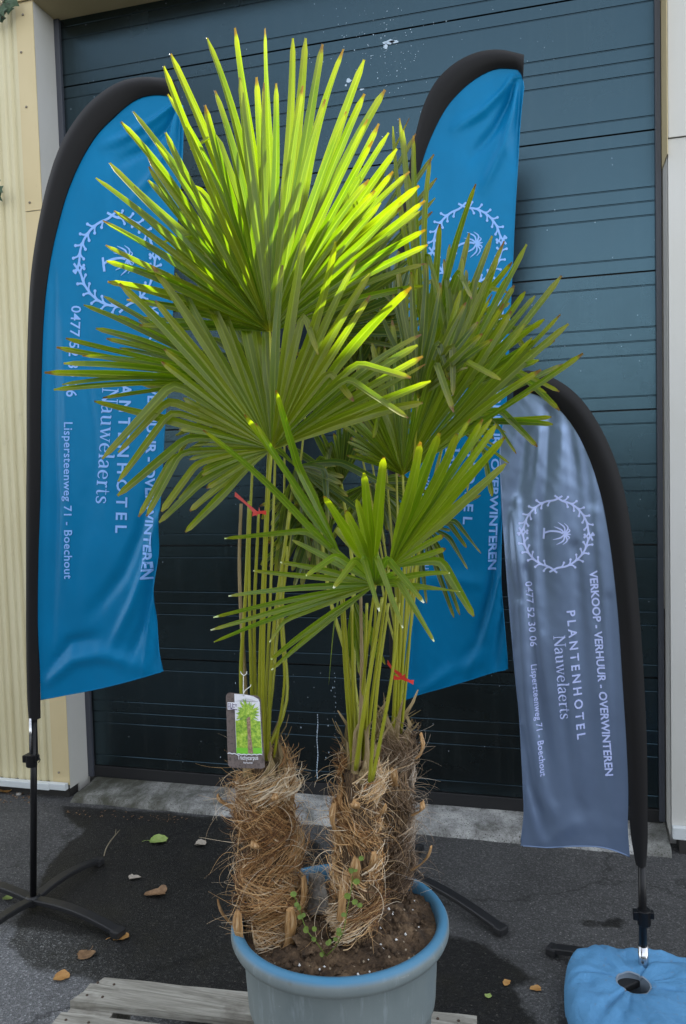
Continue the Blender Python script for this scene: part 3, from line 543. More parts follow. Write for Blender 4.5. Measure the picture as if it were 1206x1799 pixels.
bl=onZ(59,1590,.02); tl=onY(60,1245,-1.206)
stand(left,bl,tl,(56,1333),-1.206,0,[onZ(176,1511,.02),onZ(213,1640,.02),bl+(-(onZ(176,1511,.02)-bl))*1.0,bl-(onZ(213,1640,.02)-bl)])
b=MB(); p0=onY(66,1262,-1.215); b.tube(interp([onY(65,1270,-1.222),onY(66,1300,-1.222),onY(67,1325,-1.226),onY(71,1335,-1.23),onY(68,1340,-1.23)],12),.0018,5); b.build('cord',M_POLE,left)
br=onZ(1131,1728,.03); tr=onY(1128,1500,-1.213)
stand(right,br,tr,(1132,1608),-1.213,.26,[onZ(965,1666,.022),br+(.33,.19,-.01),br+(.28,-.30,-.01),br+(-.25,-.26,-.01)])
bm_=np.array([-.655,-.66,.02]); stand(mid,bm_,onY(700,1255,-.66),(704,1340),-.66,0,[onZ(886,1636,.022),bm_+(.36,.05,0)*np.array([.12,5.2,1]),bm_+(-.30,.14,0),bm_+(-.18,-.36,0)])
# a second stretch of the left pole above the clamp is bare metal
b=MB(); b.tube([onY(54,1262,-1.2265),onY(54.5,1325,-1.2265)],.006,8); b.build('pole_rod',M_CHROME,left)

# weight bag on the right stand
bag=empty('weight_bag',(br[0],br[1],0),'slack blue cloth weight bag slumped round the foot of the grey flag','bag')
hc=onZ(1114,1724,.09); c0=np.array([hc[0]+.035,hc[1]-.035,0])
b=MB(); n=120; prof=[(1.0,.004),(1.04,.02),(1.045,.045),(1.0,.07),(.90,.088),(.75,.096),(.6,.097),(.45,.093),(.26,.088),(.215,.080)]
Pg=np.zeros((len(prof),n+1,3))
for i,(r,z) in enumerate(prof):
    for k in range(n+1):
        t=2*math.pi*(k%n)/n+.25; sq=1/(abs(math.cos(t))**3.2+abs(math.sin(t))**3.2)**(1/3.2); fb=min(1,max(0,(r-.33)/.6)); R0=.238*((sq-1)*fb+1)*r
        x=math.cos(t)*R0; y_=math.sin(t)*R0
        if r<.5: cx,cy=-.036,.036
        else: cx,cy=-.036*(1-(r-.5)/.5),.036*(1-(r-.5)/.5)
        wr_=.010*math.sin(5*t+3*r)*fb*.6+.012*mnoise.noise(Vector((x*14,y_*14,z*9)))+.016*mnoise.noise(Vector((math.cos(t)*1.6,math.sin(t)*1.6,r*3)))*(r>.4)+.007*mnoise.noise(Vector((x*45,y_*20,1)))
        crease=.014*math.exp(-((math.sin(t*2.0+.7)-.2-r*.4)/.09)**2)+.010*math.exp(-((math.sin(t*1.5-.9+r)-.1)/.06)**2)*(r>.3)
        Pg[i,k]=(c0[0]+cx+x,c0[1]+cy+y_*.94,max(.002,z*(1.05)+(wr_-crease)*(z>.03)))
Pg2=np.zeros((len(prof)*3-2,n+1,3))
for k in range(n+1): Pg2[:,k]=interp(Pg[:,k],len(prof)*3-2)
Pg2[:,:,2]=np.maximum(Pg2[:,:,2],.002)
b.grid(Pg2,flip=True); b.build('bag_cover',M_BAG,bag)
b=MB(); hole=Pg[-1]; b.tube(hole,.0035,6,cap=False); b.build('hole_edging',M_BAGIN,bag)
b=MB(); I=np.stack([hole,hole*1.0-(0,0,.035),c0+(-.036,.036,0)+(hole-c0-(-.036,.036,0))*1.25*np.array([1,1,0])+(0,0,.012)],0); b.grid(I,flip=True); b.build('lining',M_BAGIN,bag)

# ------------------------------------------------------------------ pallet
pal=empty('wooden_pallet',(-.85,-2.05,0),'weathered wooden pallet carrying the potted palms','pallet')
A0=onZ(178,1717,.144); B0=onZ(842,1786,.144); dx=(B0-A0)[:2]; LX=1.2; ang=math.atan2(dx[1],dx[0]); org=np.array([A0[0]-.042,A0[1]])
MP=Matrix.Translation((org[0],org[1],0))@Matrix.Rotation(ang,4,'Z')
yy=0
for i,wd in enumerate((.12,.12,.14,.12,.10)):
    y1=yy; y0=y1-wd; j=random.uniform(-.006,.006); b=MB()
    n=24; P=np.zeros((5,n,3))
    for q,(py,pz) in enumerate(((y0,.122),(y0,.144),(y1,.144),(y1,.122),(y0,.122))):
        for k in range(n):
            x=j+LX*k/(n-1); e=mnoise.noise(Vector((x*8,i*3+q,0)))*.003; chip=-.05*max(0,1-abs(k-0)/1.5)*(1 if (q in(2,3) and i==0) else 0)
            vv=MP@Vector((x-(chip if k==0 else 0),py+e,pz+e*.5)); P[q,k]=vv
    b.grid(P,flip=True); b.add(P[:4,0],[(0,1,2,3)]); b.add(P[:4,-1],[(3,2,1,0)])
    for nx_ in (.04,.10,.58,.64,1.10,1.16):
        for ny_ in (.03,wd-.03):
            vv=MP@Vector((nx_+random.uniform(-.008,.008),y1-ny_,.1455)); f0=len(b.f); b.lathe([(0,.0015),(.004,.001),(.0045,-.002)],tuple(vv),8); b.m[f0:]=[1]*(len(b.f)-f0)
    b.build('deck_board',[M_WOOD,M_NAIL],pal,False); yy=y0-.05
for x0 in (.0,.53,1.06):
    b=MB(); b.box(x0+.003,x0+.142,-.80,-.002,.100,.1215,MP); b.build('stringer_board',M_WOOD,pal,False,.002)
    for y0 in (-.145,-.46,-.80):
        b=MB(); b.box(x0+.006,x0+.14,y0,y0+.138,.0225,.0995,MP); b.build('block',M_WOOD,pal,False,.003)
for y0 in (-.145,-.46,-.80):
    b=MB(); b.box(0,LX,y0,y0+.10,.001,.022,MP); b.build('bottom_board',M_WOOD,pal,False,.002)

# ------------------------------------------------------------------ pot and soil
PC=np.array([-.543,-1.945,0.]); ZR=.59; RR=.2725
pot=empty('plant_pot',(PC[0],PC[1],.144),'big weathered grey-blue plastic pot with a rolled rim on the pallet','pot')
prof=[(0,.148),(.198,.148),(.203,.16),(.213,.29),(.2145,.30),(.222,.372),(.2285,.378),(.2300,.392),(.2345,.470),(.237,.530),(.240,.540),(.252,.543),(.262,.549),(.2665,.560),(.266,.574),(.261,.584),(.252,.590),(.243,.588),(.238,.580),(.236,.56),(.233,.50),(.228,.44)]
prof=[(r*RR/.266 if r else 0,z) for r,z in prof]
def wob(t,z): return (.006*max(0,math.sin(t*14))**8 if .16<z<.36 else 0)+.004*math.sin(2*t+1)
A=[]
n=160; b=MB(); b.lathe(prof,(PC[0],PC[1],0),n,wob=wob)
a=np.zeros((len(prof)*n,4)); a[:,3]=1
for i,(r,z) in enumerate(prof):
    a[i*n:(i+1)*n,0]={True:.0,False:0}[False] if z<.574 else min(1,(z-.574)/.010)  # sky reflection put in as blue colour on the upper rim
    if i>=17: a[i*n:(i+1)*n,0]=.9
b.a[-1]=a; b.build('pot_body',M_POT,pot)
soil=MB(); nr,nth=42,130; P=np.zeros((nr,nth+1,3))
def soilz(x,y):
    r=math.hypot(x-PC[0],y-PC[1]); return .574-.02*(r/.23)**2+.016*mnoise.noise(Vector((x*14,y*14,0)))+.012*mnoise.noise(Vector((x*38,y*38,3)))+.008*mnoise.noise(Vector((x*90,y*90,5)))+.028*math.exp(-((x+.47)**2+(y+1.93)**2)/.006)+.02*max(0,(x-PC[0])/.23)
for i in range(nr):
    for k in range(nth+1):
        t=2*math.pi*(k%nth)/nth; r=.236*RR/.266*(i/(nr-1))**.8; x=PC[0]+r*math.cos(t); y=PC[1]+r*math.sin(t); P[i,k]=(x,y,soilz(x,y))
soil.grid(P,flip=False); 
for i in range(420):
    r=.22*math.sqrt(random.random()); t=random.uniform(0,6.28); x=PC[0]+r*math.cos(t); y=PC[1]+r*math.sin(t); s=random.choice((.003,.004,.006,.010)); z=soilz(x,y)
    V=[np.array([x,y,z+s*.3])+s*np.array(q)*random.uniform(.6,1.2) for q in ((1,0,0),(0,1,0),(-1,0,0),(0,-1,0),(0,0,1),(0,0,-1))]; soil.add(V,[(0,1,4),(1,2,4),(2,3,4),(3,0,4),(1,0,5),(2,1,5),(3,2,5),(0,3,5)])
tag(soil.build('potting_soil',M_SOIL,None),'crumbly dark potting soil filling the big pot','soil',None,'stuff')
b=MB()
for i in range(30):
    r=.21*math.sqrt(random.random()); t=random.uniform(-1.9,.9); x=PC[0]+r*math.cos(t); y=PC[1]+r*math.sin(t); s=random.choice((.002,.003,.004)); z=soilz(x,y)+.003
    V=[np.array([x,y,z])+s*np.array(q)*random.uniform(.6,1.5) for q in ((1,0,0),(0,1,0),(-1,0,0),(0,-1,0),(0,0,1),(0,0,-1))]; b.add(V,[(0,1,4),(1,2,4),(2,3,4),(3,0,4),(1,0,5),(2,1,5),(3,2,5),(0,3,5)])
tag(b.build('perlite',M_STRING),'tiny white grains scattered over the potting soil','grains',None,'stuff')

#@@PALMS
# ------------------------------------------------------------------ palms
PN=np.array([.27,-.96,0.02]); PN/=np.linalg.norm(PN)       # roughly towards the viewer side of the yard
def seg_path(H,T,K,n,bulge):
    if K is None:
        M_=(H+T)/2+bulge; t=np.linspace(0,1,n)[:,None]; sd2=np.cross(T-H,PN); Q_=(1-t)**2*H+2*t*(1-t)*M_+t*t*T; return Q_+sd2*random.gauss(0,.022)*np.maximum(0,t-.3)*(1-t)*4+PN*random.gauss(0,.05)*np.maximum(0,t-.35)**2
    # broken segment: runs out to K then folds to T
    l1=np.linalg.norm(K-H); l2=np.linalg.norm(T-K); n1=max(4,int(n*l1/(l1+l2))); t=np.linspace(0,1,n1)[:,None]; M_=(H+K)/2+bulge
    A_=(1-t)**2*H+2*t*(1-t)*M_+t*t*K; t=np.linspace(0,1,n-n1+1)[1:,None]; B=K*(1-t)+T*t
    P=np.vstack([A_,B]); Q=P.copy()
    for i in (n1-2,n1-1,n1):
        if 0<i<len(P)-1: Q[i]=(P[i-1]+2*P[i]+P[i+1])/4
    return Q
def blade(mb,P,wfun,nrm,fold,rnd,tipk,roll,tmaxw,n):
    T=np.gradient(P,axis=0); T/=np.linalg.norm(T,axis=1)[:,None]+1e-12
    L0=np.r_[0,np.cumsum(np.linalg.norm(np.diff(P,axis=0),axis=1))]; tt=L0/L0[-1]
    vs=[];uv=[];at=[]
    for i in range(len(P)):
        s=np.cross(T[i],nrm); s/=np.linalg.norm(s)+1e-9; nn=np.cross(s,T[i])
        a_=roll*min(1,max(0,(tt[i]-.35)/.5)); s,nn=s*math.cos(a_)+nn*math.sin(a_),nn*math.cos(a_)-s*math.sin(a_)
        w_=wfun(L0[i],tt[i]); fo=fold*(1-.5*tt[i])
        for c_,h_ in ((-1,0),(-.02,-1),(.02,-1),(1,0)):
            vs.append(P[i]+s*w_*c_+nn*w_*fo*h_*-1*-1); uv.append(((c_+1)/2+rnd*7,L0[i]*3+rnd*5)); at.append((tt[i],rnd,tipk,(c_+1)/2))
    fs=[]
    for i in range(len(P)-1):
        for k in range(3): fs.append((i*4+k,i*4+k+1,(i+1)*4+k+1,(i+1)*4+k))
    mb.add(vs,fs,uv,at)
def fan(palm,H,Y0,tips,mat_,wmax=.0155,fill=6.0,bulge=.03,fold=.75,tipk=0,stalk=None,dy=0.0,name='leaf',rb=(0,1),split=.42,srad=(.0085,.005),smat=None):
    """H pixel of the hastula at depth Y0; tips (u,v[,dy[,ku,kv,kdy]])"""
    H3=onY(H[0],H[1],Y0); TT=[]
    for t in tips:
        d=t[2] if len(t)>2 else dy; T3=onY(t[0],t[1],Y0+d); K3=onY(t[3],t[4],Y0+t[5]) if len(t)>3 else None
        aim=K3 if K3 is not None else T3; an=math.atan2((aim-H3)@_U,(aim-H3)@_R); TT.append([an,T3,K3,True])
    TT.sort(key=lambda q:q[0])
    # widest gap is the open side of the fan
    gaps=[(TT[(i+1)%len(TT)][0]-TT[i][0])%(2*math.pi) for i in range(len(TT))]; k=int(np.argmax(gaps)); TT=TT[k+1:]+TT[:k+1]
    base=TT[0][0]; 
    for q in TT: q[0]=(q[0]-base)%(2*math.pi)
    out=[TT[0]]
    for a_,b_ in zip(TT[:-1],TT[1:]):
        g=b_[0]-a_[0]; m_=int(round(g/math.radians(fill)))-1
        if m_>0 and fill<50 and g<math.radians(60):
            for j in range(1,m_+1):
                f=j/(m_+1); A1=(a_[2] if a_[2] is not None else a_[1])-H3; B1=(b_[2] if b_[2] is not None else b_[1])-H3
                la,lb=np.linalg.norm(A1),np.linalg.norm(B1); d=A1/la*(1-f)+B1/lb*f; d/=np.linalg.norm(d); l=min(la*(1-f)+lb*f,1.3*min(la,lb))*random.uniform(.80,.97)
                kk_=None; e_=H3+d*l+PN*random.uniform(-.03,.05)
                if random.random()<.14: kk_=H3+d*l*random.uniform(.55,.75)+PN*.02; e_=kk_+(e_-kk_)*.5+np.array([random.uniform(-.05,.05),-.03,-.10-.06*random.random()])
                out.append([a_[0]+g*f,e_,kk_,False])
        out.append(b_)
    TT=out; mb=MB(); cen=np.mean([q[1] for q in TT],axis=0)-H3
    nrm=PN.copy()
    for i,(an,T3,K3,own) in enumerate(TT):
        ga=TT[i][0]-TT[i-1][0] if i>0 else TT[1][0]-TT[0][0]; gb=TT[i+1][0]-TT[i][0] if i<len(TT)-1 else ga
        sp=min(max((ga+gb)/2,math.radians(2.2)),math.radians(8)); wm=wmax*random.uniform(.85,1.12)*(1 if own else .9)
        wm*=.84
        def wf(l,t,sp=sp,wm=wm):
            w_=min(sp*.53*l+.0012,wm); tp=1 if t<.42 else 1-.50*((t-.42)/.58)**1.2
            if t>.985: tp*=.45
            return w_*tp
        P=seg_path(H3,T3,K3,20,PN*bulge*random.uniform(.6,1.4)+np.array([0,0,.01]))
        q_=P[-1]-P[-2]; P=np.vstack([P[:-1],P[-1]-q_*.22,P[-1]]); P=P+PN*(.0015*(i%2))
        fo_=fold*random.uniform(.8,1.25)*(2.4 if (T3-H3)@_R<-.08 and Y0>-2.1 else 1); blade(mb,P,wf,nrm,fo_,rb[0]+(rb[1]-rb[0])*random.random(),tipk if own else tipk*.5,random.gauss(0,.42),0,18)
    lf=mb.build(name,mat_,palm)
    if stalk:
        S=[H3]+[onY(*s) for s in stalk]; Q=interp(S,26); b=MB(); rd=np.linspace(srad[1]*.8,srad[0]*.85,26); rd[-4:]*=np.linspace(1,1.5,4); b.tube(Q,rd,8,flat=.6); b.build('leaf_stalk',smat or M_STALK,lf)
    return lf
def gen(H,n,a0,a1,l,jl=.15,droop=0.0,dy=(0,0),kp=0.0):
    """n tips around H from angle a0 to a1 (degrees, 0=right, 90=up in the picture plane) with pixel length l"""
    out=[]
    for i in range(n):
        f=(i+.5)/n; a_=math.radians(a0+(a1-a0)*f+random.uniform(-1.5,1.5)); L_=l*(1+random.uniform(-jl,jl)); d=dy[0]+(dy[1]-dy[0])*random.random()
        u=H[0]+L_*math.cos(a_); v_=H[1]-L_*math.sin(a_)+droop*L_
        if random.random()<kp:
            k=random.uniform(.5,.7); ku=H[0]+k*L_*math.cos(a_); kv=H[1]-k*L_*math.sin(a_); out.append((ku+.25*L_*math.cos(a_),kv+L_*.36,d-.03,ku,kv,d*.6))
        else: out.append((u,v_,d))
    return out
TL=(462,1335,-1.97); TM=(630,1345,-2.0); TR=(697,1290,-1.78)    # crown shafts of the three trunks
pal1=empty('palm_tree',onY(475,1650,-1.97),'tallest fan palm in the pot, thick shaggy trunk at left, big sunlit fan on top','palm tree','fan palms sharing the big pot')
pal2=empty('palm_tree',onY(625,1600,-2.0),'front middle fan palm of the pot with low bright young fans and pale leaf tips','palm tree','fan palms sharing the big pot')
pal3=empty('palm_tree',onY(695,1560,-1.78),'rear fan palm in the pot, slim greyish trunk, fans reaching over the grey flag','palm tree','fan palms sharing the big pot')
# --- left palm
FB=[(190,282,-.05),(230,188,-.03),(301,97),(363,63,.03),(414,53,.03),(466,50,.04),(514,56,.04),(537,60,.06),(567,73,.05),(604,89,.05),(640,110,.04),(679,143,.03),(697,266,-.06),(721,298,-.10),(737,325,-.12),(746,356,-.14),(682,242,-.02),(665,226,.02)]
fan(pal1,(488,560),-1.84,FB,M_LEAF,.017,4.2,.02,.55,stalk=[(484,800,-1.86),(474,1080,-1.92),TL],rb=(.2,.9))
FA=[(250,576),(182,489,-.02),(183,428),(179,385),(167,311),(253,304,.02),(205,201),(262,293),(285,220),(292,126),(359,181,.03),(378,159),(424,146),(452,141,.03),(463,137),(485,143),(533,159),(572,172),(609,192,-.03),(646,213,-.05),(742,360,-.05),(750,398,-.05),(752,430,-.04),(747,462,.05),(745,500,.1)]
fan(pal1,(475,583),-2.03,FA,M_LEAF,.0145,4.6,.02,.7,stalk=[(476,700,-2.06),(468,900,-2.03),(458,1150,-2.0),(455,1335,-1.99)],rb=(0,.8),srad=(.010,.006))
F2=[(214,502,-.06),(270,470,.08),(325,450,.14),(360,430,.18),(410,470,.18),(440,500,.18),(470,520,.16),(496,462,0),(537,415,.0),(590,437,.0),(626,460,.0),(651,478,.0),(722,507,-.04),(745,580),(735,605),(742,628,-.03),(746,642),(755,672,-.05),(749,702,-.06),(722,664,-.10,628,637,-.06),(717,734,-.12,610,662,-.06),
 (180,806,-.16,305,672,-.06),(208,795,-.10,296,702,-.05),(208,846,-.12,300,722,-.06),(207,871,-.14,330,768,-.07),(244,908,-.15,305,800,-.09),(258,907,-.15,318,795,-.09),(284,899,-.12,345,815,-.08),(280,918,-.12,350,850,-.09),(332,898,-.12),(326,935,-.13,400,860,-.08),(342,735,-.06),(160,703,-.08)]
fan(pal1,(478,790),-2.13,F2,M_LEAF,.0150,4.8,.025,.7,stalk=[(472,880,-2.12),(464,1080,-2.05),(462,1335,-2.0)],rb=(.1,.9),srad=(.010,.006))
FE=[(176,515,.06),(154,541,.05),(115,594,-.1),(103,612,-.15),(145,625,-.2),(120,642,-.25),(85,657,-.32),(100,672,-.32),(90,683,-.32),(165,640),(165,575,.1),(183,700,-.05),(240,560,.12),(230,632,.05)]
fan(pal1,(430,672),-1.95,FE,M_LEAF,.0150,3.0,.02,.7,stalk=[(445,760,-1.93),(438,1000,-1.95),(446,1335,-1.96)],rb=(0,.4))
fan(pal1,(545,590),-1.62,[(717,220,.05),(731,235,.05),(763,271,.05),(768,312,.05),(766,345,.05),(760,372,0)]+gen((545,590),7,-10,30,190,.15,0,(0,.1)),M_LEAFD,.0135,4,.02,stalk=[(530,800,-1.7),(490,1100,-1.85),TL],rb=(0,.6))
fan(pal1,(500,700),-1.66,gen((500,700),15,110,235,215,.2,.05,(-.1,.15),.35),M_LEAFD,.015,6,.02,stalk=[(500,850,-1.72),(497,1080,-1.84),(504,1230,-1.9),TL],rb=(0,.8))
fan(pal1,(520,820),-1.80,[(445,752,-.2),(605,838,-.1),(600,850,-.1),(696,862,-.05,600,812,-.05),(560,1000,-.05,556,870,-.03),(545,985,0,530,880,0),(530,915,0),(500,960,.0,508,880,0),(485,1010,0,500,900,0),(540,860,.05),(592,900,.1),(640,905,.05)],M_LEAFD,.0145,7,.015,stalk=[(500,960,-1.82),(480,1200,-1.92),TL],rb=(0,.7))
for pts,r0,mt in (([(424,885,-1.9),(421,1000,-1.92),(428,1150,-1.95),(440,1335,-1.96)],.009,M_STALKD),([(438,880,-1.99),(432,1040,-2.0),(424,1200,-2.0),(440,1340,-1.99)],.0085,M_STALK),([(510,900,-1.93),(482,1100,-1.95),(470,1335,-1.98)],.009,M_STALK),([(505,960,-2.0),(495,1100,-2.0),(500,1200,-2.0),(482,1330,-1.99)],.006,M_STALK),([(455,900,-1.93),(447,1100,-1.93),(452,1335,-1.95)],.0085,M_STALK)):
    b=MB(); b.tube(interp([onY(*p) for p in pts],24),np.linspace(r0*.7,r0*1.05,24),8,flat=.55); b.build('leaf_stalk',mt,pal1)
# --- rear right palm
F4=[(925,430,.05),(888,421,.1),(862,419,.15),(826,407,.18),(986,485,.04),(995,545,.02),(1005,565,.0),(1021,623,-.02),(865,517,0),(886,533,-.02),(900,545,-.03),(920,571,-.05),(934,594,-.06),(947,652,-.08),(809,511,-.05),(767,543,-.08),(732,475,.02),(712,505,.05),(690,560,.05),(655,600,.06),(627,640,.05),(610,690,.06),(600,745,.05),(610,800,.05),(880,667,-.20,808,628,-.1),(797,724,-.22,764,629,-.10),(936,687,-.08)]
fan(pal3,(708,835),-1.88,F4,M_LEAF,.0150,4.4,.03,.7,stalk=[(712,950,-1.88),(703,1120,-1.84),TR],rb=(.1,.8),srad=(.009,.006))
F5=[(691,219),(700,219,.02),(708,233),(726,242),(757,277,-.03),(833,330,-.05),(774,520,-.1,750,440,-.02),(829,525,-.12,806,474,-.04),(893,514,-.08,830,498,0),(899,462,-.02),(790,430,.05),(738,474,0),(716,300,.05),(770,400,0)]
fan(pal3,(748,640),-1.72,F5,M_LEAF,.0125,5,.01,stalk=[(738,800,-1.74),(715,1050,-1.76),TR],rb=(.1,.9))
F6=[(983,688,-.05,906,649,0),(983,721,-.03,915,655,.02),(971,732,-.08),(974,745,-.1),(944,785,-.12,880,720,-.05),(907,797,-.12,866,735,-.05),(865,872,-.08,850,790,0),(890,814,-.1),(990,640,.05),(960,600,.1),(930,560,.12),(870,700,-.1),(890,760,0,850,740,0),(860,800,-.05)]
fan(pal3,(790,745),-1.62,F6,M_LEAF,.0130,6,.02,stalk=[(760,850,-1.66),(718,1080,-1.74),TR],rb=(0,.8))
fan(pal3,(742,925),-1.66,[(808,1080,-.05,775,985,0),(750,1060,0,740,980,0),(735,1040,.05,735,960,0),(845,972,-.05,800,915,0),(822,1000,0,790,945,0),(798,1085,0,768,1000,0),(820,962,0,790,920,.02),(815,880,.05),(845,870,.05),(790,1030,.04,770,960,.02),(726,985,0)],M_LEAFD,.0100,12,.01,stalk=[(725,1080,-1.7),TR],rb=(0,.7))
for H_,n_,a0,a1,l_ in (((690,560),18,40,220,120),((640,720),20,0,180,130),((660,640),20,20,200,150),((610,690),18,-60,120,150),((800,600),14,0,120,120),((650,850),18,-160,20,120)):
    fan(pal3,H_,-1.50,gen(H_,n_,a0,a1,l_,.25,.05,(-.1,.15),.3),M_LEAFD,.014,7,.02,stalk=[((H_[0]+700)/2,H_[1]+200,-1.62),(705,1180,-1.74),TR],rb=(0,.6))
for pts,r0 in (([(722,900,-1.80),(712,1100,-1.80),(700,1285,-1.79)],.008),([(728,1000,-1.76),(718,1150,-1.77),(705,1290,-1.78)],.007),([(700,980,-1.86),(698,1130,-1.84),(690,1300,-1.80)],.009)):
    b=MB(); b.tube(interp([onY(*p) for p in pts],20),np.linspace(r0*.68,r0*1.1,20),8,flat=.55); b.build('leaf_stalk',M_STALK,pal3)
fan(pal3,(800,690),-1.80,[(840,470,.02),(872,455,.03),(905,500,.0),(940,520,.0),(958,560,-.02),(972,600,-.03),(935,640,-.05),(960,690,-.08,900,655,-.03),(812,455,.03),(783,450,.05),(760,470,.05)],M_LEAF,.0135,6,.02,.8,stalk=[(770,820,-1.80),(718,1060,-1.79),TR],rb=(.1,.9))
fan(pal3,(735,700),-1.94,[(700,470,.0),(722,480,0),(752,455,0),(775,500,-.02),(820,530,-.03),(845,560,-.05),(690,520,.02),(668,540,.03),(861,600,-.06),(828,640,-.08)],M_LEAFD,.013,7,.02,.8,stalk=[(726,830,-1.9),(708,1060,-1.83),TR],rb=(.1,.9))
# --- middle palm
F8=[(375,1085,-.06),(373,1104,-.10),(377,1127,-.10),(406,1043,-.05),(445,1003,-.02),(493,987,.0),(395,946,.05,540,932,.05),(514,949,0),(474,1128,-.05,500,1090,-.04),(475,1163,-.05),(477,1178,-.04),(538,1011,-.18,590,976,-.08),(586,1033,-.20,625,982,-.10),(667,1074,-.22,637,975,-.10),(708,1103,-.22,660,972,-.10),(745,1059,-.20,680,980,-.08),(763,1127,-.12,700,1020,-.03),(787,1004,-.02),(807,1038,-.03)]
fan(pal2,(660,1027),-2.16,F8,M_LEAF2,.0090,16,.02,.6,tipk=1,stalk=[(650,1100,-2.14),(634,1250,-2.06),(630,1345,-2.0)],rb=(.1,.7),srad=(.009,.006))
fan(pal2,(655,1010),-2.10,[(570,872,-.26),(608,898,-.26),(640,831,-.22),(676,802,-.22),(590,930,0)],M_LEAF2,.0145,9,.02,.5,rb=(.5,1.0),stalk=[(660,1080,-2.1),(648,1200,-2.06),(640,1345,-2.0)])
F7=[(740,776,-.22),(774,760,-.20),(806,761,-.17),(823,738,-.14),(845,738,-.12),(865,736,-.10),(874,745,-.12),(886,768,-.06),(890,814,.10),(833,1083,-.05,775,985,-.02)]
fan(pal2,(683,1000),-2.06,F7,M_LEAF2,.0160,9,.02,.6,stalk=[(674,1080,-2.05),(655,1220,-2.02),(640,1345,-2.0)],rb=(.3,.9),srad=(.009,.007))
fan(pal2,(600,980),-2.12,[(432,730,-.22),(451,745,-.22),(361,757,-.2),(485,686,-.22,525,822,-.02),(510,850,0)],M_LEAF2,.0105,60,.02,.6,stalk=[(606,1080,-2.1),(615,1220,-2.06),(622,1345,-2.0)],rb=(0,.5),split=.2)
fan(pal2,(620,1050),-1.95,gen((620,1050),12,-100,-60,120,.3,0,(-.02,.05)),M_LEAF,.009,5,.0,stalk=[(620,1150,-1.98),TM],rb=(0,.8))
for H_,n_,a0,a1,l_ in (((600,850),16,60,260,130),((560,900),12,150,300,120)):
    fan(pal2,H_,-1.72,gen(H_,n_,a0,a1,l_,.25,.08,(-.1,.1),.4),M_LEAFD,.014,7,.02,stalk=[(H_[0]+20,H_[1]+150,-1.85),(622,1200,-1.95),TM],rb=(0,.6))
b=MB(); b.tube(interp([onY(595,1050,-2.0),onY(586,1110,-2.02),onY(578,1203,-2.06)],12),np.linspace(.006,.001,12),6,flat=.3); b.build('leaf',M_LEAF,pal2)
for pts,r0,mt in (([(600,1050,-2.08),(607,1180,-2.05),(620,1345,-2.02)],.008,M_STALK),([(634,1045,-2.08),(636,1200,-2.08),(630,1345,-2.05)],.0095,M_STALKD),([(683,1060,-2.08),(664,1200,-2.10),(650,1372,-2.1)],.008,M_STALK),([(672,1050,-2.12),(640,1250,-2.13),(626,1350,-2.1)],.010,M_STALK),([(695,1050,-1.98),(690,1180,-1.98),(663,1330,-1.97)],.008,M_STALK),([(702,1060,-2.12),(690,1180,-2.13),(655,1370,-2.12)],.007,M_STALK),([(645,1060,-2.0),(640,1200,-2.0),(636,1345,-2.0)],.009,M_STALK),([(618,1060,-2.04),(620,1200,-2.03),(618,1340,-2.0)],.007,M_STALK)):
    b=MB(); b.tube(interp([onY(*p) for p in pts],20),np.linspace(r0*.68,r0*1.1,20),8,flat=.55); b.build('leaf_stalk',mt,pal2)

